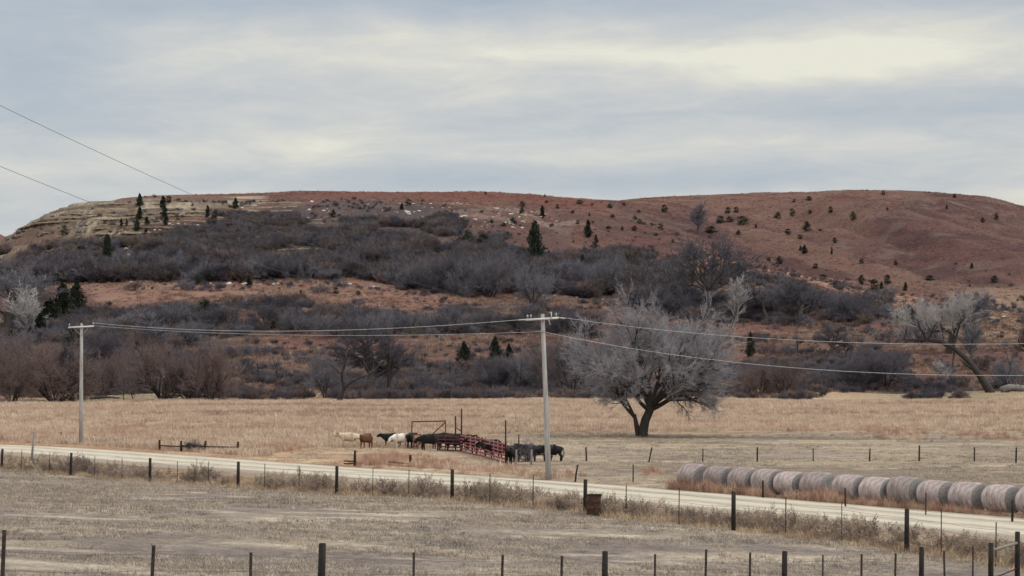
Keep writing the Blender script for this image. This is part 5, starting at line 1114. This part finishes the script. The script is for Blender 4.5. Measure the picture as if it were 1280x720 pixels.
x0 = (515 - 640) / F * 211; r = empty('gate_frame', (x0, 211, h1(x0, 211))); tag(r, 'tall rusty overhead gate frame with a diagonal brace behind the cattle', 'gate frame'); w = 42 / F * 211; ht = CAMZ + (HY - 527) * 211 / F - r.location.z
for xx, nm in ((0, 'post'), (w, 'post')): mb = MB(); mb.tube([(xx, 0, -.3), (xx, 0, ht + (.05 if xx else 0))], .055, 7); mb.build(nm, M_DRED, r)
mb = MB(); mb.tube([(0, 0, ht), (w, 0, ht + .06)], .055, 7); mb.build('top_rail', M_DRED, r); mb = MB(); mb.tube([(w, 0, ht - .05), (w * .47, 0, ht - 1.45), (w * .1, 0, ht - 2.2)], .05, 7); mb.build('diagonal_brace', M_RUST, r)
b = hit(659, 577); P_BUSH[1].place(b, 1.75, 2.6, 'round grey dead bush among the black cattle right of the pens', 'bush', None, .5, 'dead_bush')
for px, top, bot in ((645, 558, 580), (664, 563, 580)):
    b = hit(px, 581); mb = MB(); mb.tube([(0, 0, -.3), (.02, 0, 1.15)], .07, 7, jitter=.1, rng=random.Random(px)); o = mb.build('pen_post', M_GREYP); o.location = b; tag(o, 'short grey wooden post %s the grey dead bush by the cattle' % ('left of' if px == 645 else 'in front of'), 'post')

# ------------------------------------------------------------------ cattle
def cow_mesh(head='up', seed=0):
    V = []; E = []; Rr = []
    def v(p, r, par=None):
        V.append(p); Rr.append(r if isinstance(r, tuple) else (r, r)); 
        if par is not None: E.append((par, len(V) - 1))
        return len(V) - 1
    barrel = v((.05, 0, .95), (.42, .47)); chest = v((.42, 0, .96), (.38, .46), barrel); wither = v((.64, 0, 1.05), (.28, .38), chest)
    loin = v((-.32, 0, .99), (.39, .43), barrel); hip = v((-.68, 0, 1.05), (.32, .36), loin); rump = v((-.88, 0, 1.05), (.24, .28), hip)
    if head == 'up': N = [((.84, 0, 1.14), .26), ((.99, 0, 1.22), .21), ((1.12, 0, 1.26), .175), ((1.25, 0, 1.19), .16), ((1.38, 0, 1.08), .125), ((1.45, 0, 1.02), .115)]
    else: N = [((.84, 0, 1.05), .26), ((.99, 0, 1.02), .21), ((1.12, 0, .98), .175), ((1.21, 0, .86), .16), ((1.29, 0, .71), .125), ((1.32, 0, .64), .115)]
    p = wither; poll = None
    for i, (q, r) in enumerate(N):
        p = v(q, r, p)
        if i == 2: poll = p
    hx = N[2][0]
    for s in (-1, 1): e = v((hx[0] - .03, s * .15, hx[2] + .02), .04, poll); v((hx[0] - .07, s * .27, hx[2] + .0), (.05, .03), e)
    rg = random.Random(seed)
    for s in (-1, 1):
        o = rg.uniform(-.08, .08)
        a = v((-.74, s * .17, .86), (.15, .19), hip); a = v((-.70 + o * .5, s * .19, .66), .11, a); a = v((-.86 + o, s * .18, .46), .085, a); a = v((-.82 + o, s * .18, .14), .062, a); v((-.79 + o, s * .18, .02), .06, a)
        o = rg.uniform(-.08, .08)
        a = v((.52, s * .17, .80), (.13, .16), wither if False else chest); a = v((.53 + o * .4, s * .17, .56), .075, a); a = v((.54 + o, s * .165, .38), .08, a); a = v((.53 + o, s * .165, .12), .06, a); v((.56 + o, s * .165, .02), .06, a)
    t = v((-1.0, 0, 1.16), .05, rump); t = v((-1.06, 0, .85), .03, t); t = v((-1.05, 0, .55), .035, t); v((-1.05, 0, .38), .05, t)
    me = bpy.data.meshes.new('cow_cage'); me.from_pydata(V, E, []); o = bpy.data.objects.new('cow_cage', me); COL.objects.link(o)
    m = o.modifiers.new('s', 'SKIN'); m.use_smooth_shade = True; sk = me.skin_vertices[0].data
    for i, r in enumerate(Rr): sk[i].radius = r; sk[i].use_root = (i == 0)
    o.modifiers.new('d', 'SUBSURF').levels = 2
    bpy.context.view_layer.update(); ev = o.evaluated_get(bpy.context.evaluated_depsgraph_get()); out = bpy.data.meshes.new_from_object(ev)
    bpy.data.objects.remove(o); print('cow', head, len(out.vertices)); return out
CW = {'up': cow_mesh('up', 1), 'down': cow_mesh('down', 2)}
def coat_mat():
    m, nt, b = new_mat('cattle_coat'); L = nt.links; at = nd(nt, 'ShaderNodeAttribute', attribute_name='coat'); tc = nd(nt, 'ShaderNodeTexCoord'); n = nd(nt, 'ShaderNodeTexNoise', Scale=4.0, Detail=4.0); L.new(tc.outputs['Object'], n.inputs['Vector'])
    mr = nd(nt, 'ShaderNodeMapRange'); mr.inputs['To Min'].default_value = .7; mr.inputs['To Max'].default_value = 1.3; L.new(n.outputs['Fac'], mr.inputs['Value']); vm = nd(nt, 'ShaderNodeVectorMath', operation='SCALE'); L.new(at.outputs['Color'], vm.inputs[0]); L.new(mr.outputs[0], vm.inputs['Scale']); L.new(vm.outputs[0], b.inputs['Base Color']); b.inputs['Roughness'].default_value = .75; return m
M_COAT = coat_mat(); _cc = {}
def cow(px, py, rz, coat, head, label, sc=1.0, d=None, face=None, belly=None):
    key = (coat, head, face, belly)
    if key not in _cc:
        me = CW[head].copy(); me.name = 'cow'; me.materials.clear(); me.materials.append(M_COAT); n = len(me.vertices); co = np.empty(n * 3, np.float32); me.vertices.foreach_get('co', co); co = co.reshape(-1, 3)
        C = np.ones((n, 4), np.float32); C[:, :3] = coat
        if face: hd = (co[:, 0] > 1.12) & (np.abs(co[:, 1]) < .15) if head == 'up' else (co[:, 0] > 1.0) & (co[:, 2] < .62) & (np.abs(co[:, 1]) < .15); C[hd, :3] = face
        if belly: C[(co[:, 2] < .72) & (np.abs(co[:, 0]) < .8), :3] = belly
        a = me.color_attributes.new('coat', 'FLOAT_COLOR', 'POINT'); a.data.foreach_set('color', C.ravel()); _cc[key] = me
    if d is None: b = hit(px, py)
    else: x = (px - 640) / F * d; b = Vector((x, d, h1(x, d)))
    o = bpy.data.objects.new('cow', _cc[key]); COL.objects.link(o); o.location = b; o.rotation_euler = (0, 0, R(rz)); o.scale = (sc * .88,) * 3; tag(o, label, 'cow', 'cattle by the pens')
BLK = (.011, .010, .010); CRM = (.50, .39, .28); WHT = (.62, .56, .48); BRN = (.105, .045, .028); TANC = (.19, .105, .07)
cow(437, 559, 176, CRM, 'up', 'cream coloured cow standing broadside at the left of the herd, facing left', 1.05)
cow(457.5, 560, 238, BRN, 'up', 'red brown cow with a dark and white face beside the cream cow', 1.0, face=(.45, .38, .33))
cow(489, 559, 170, BLK, 'up', 'black cow facing left in front of the white one', 1.0)
cow(500, 560, 215, WHT, 'down', 'white cow standing between black cattle', 1.0)
cow(515, 560, 250, BLK, 'up', 'black cow right behind the white one, facing the road', 1.05)
cow(523, 561, 75, TANC, 'up', 'tan brown cow showing its rump between black cattle', 1.0)
cow(537, 563, 184, BLK, 'down', 'black cow broadside with lowered head under the gate frame', 1.1)
cow(550, 561, 200, BLK, 'up', 'black cow at the right post of the gate frame', 1.1)
cow(562, 560, 12, BLK, 'up', 'black cow facing right, just left of the paired tall posts', 1.05)
cow(566, 564, 160, BLK, 'down', 'black cow eating in front of the dark red panel', 1.0)
cow(590, 0, 150, BLK, 'up', 'black cow inside the pen behind the left red panel', 1.05, 206)
cow(607, 0, 20, BLK, 'up', 'black cow inside the pen where the two red panels meet', 1.05, 198)
cow(623, 0, 200, BLK, 'up', 'black cow inside the pen behind the right red panel', 1.0, 190)
cow(583, 0, 120, BLK, 'up', 'black cow inside the pen, close behind the paired tall posts', 1.05, 207)
cow(598, 0, 175, BLK, 'up', 'black cow inside the pen behind the middle of the left red panel', 1.05, 200)
cow(614, 0, 160, BLK, 'up', 'black cow inside the pen behind the left half of the right red panel', 1.05, 193.5)
cow(638, 580, 262, BLK, 'up', 'black cow facing the road just right of the tall dark post', 1.1)
cow(650, 577, 20, BLK, 'up', 'black cow with raised head behind the grey dead bush', 1.1)
cow(676, 577, 172, BLK, 'up', 'black cow facing left between the dead bush and the right utility pole', 1.0)
cow(689, 577, 177, BLK, 'up', 'black cow facing left with its head behind the right utility pole', 1.05)
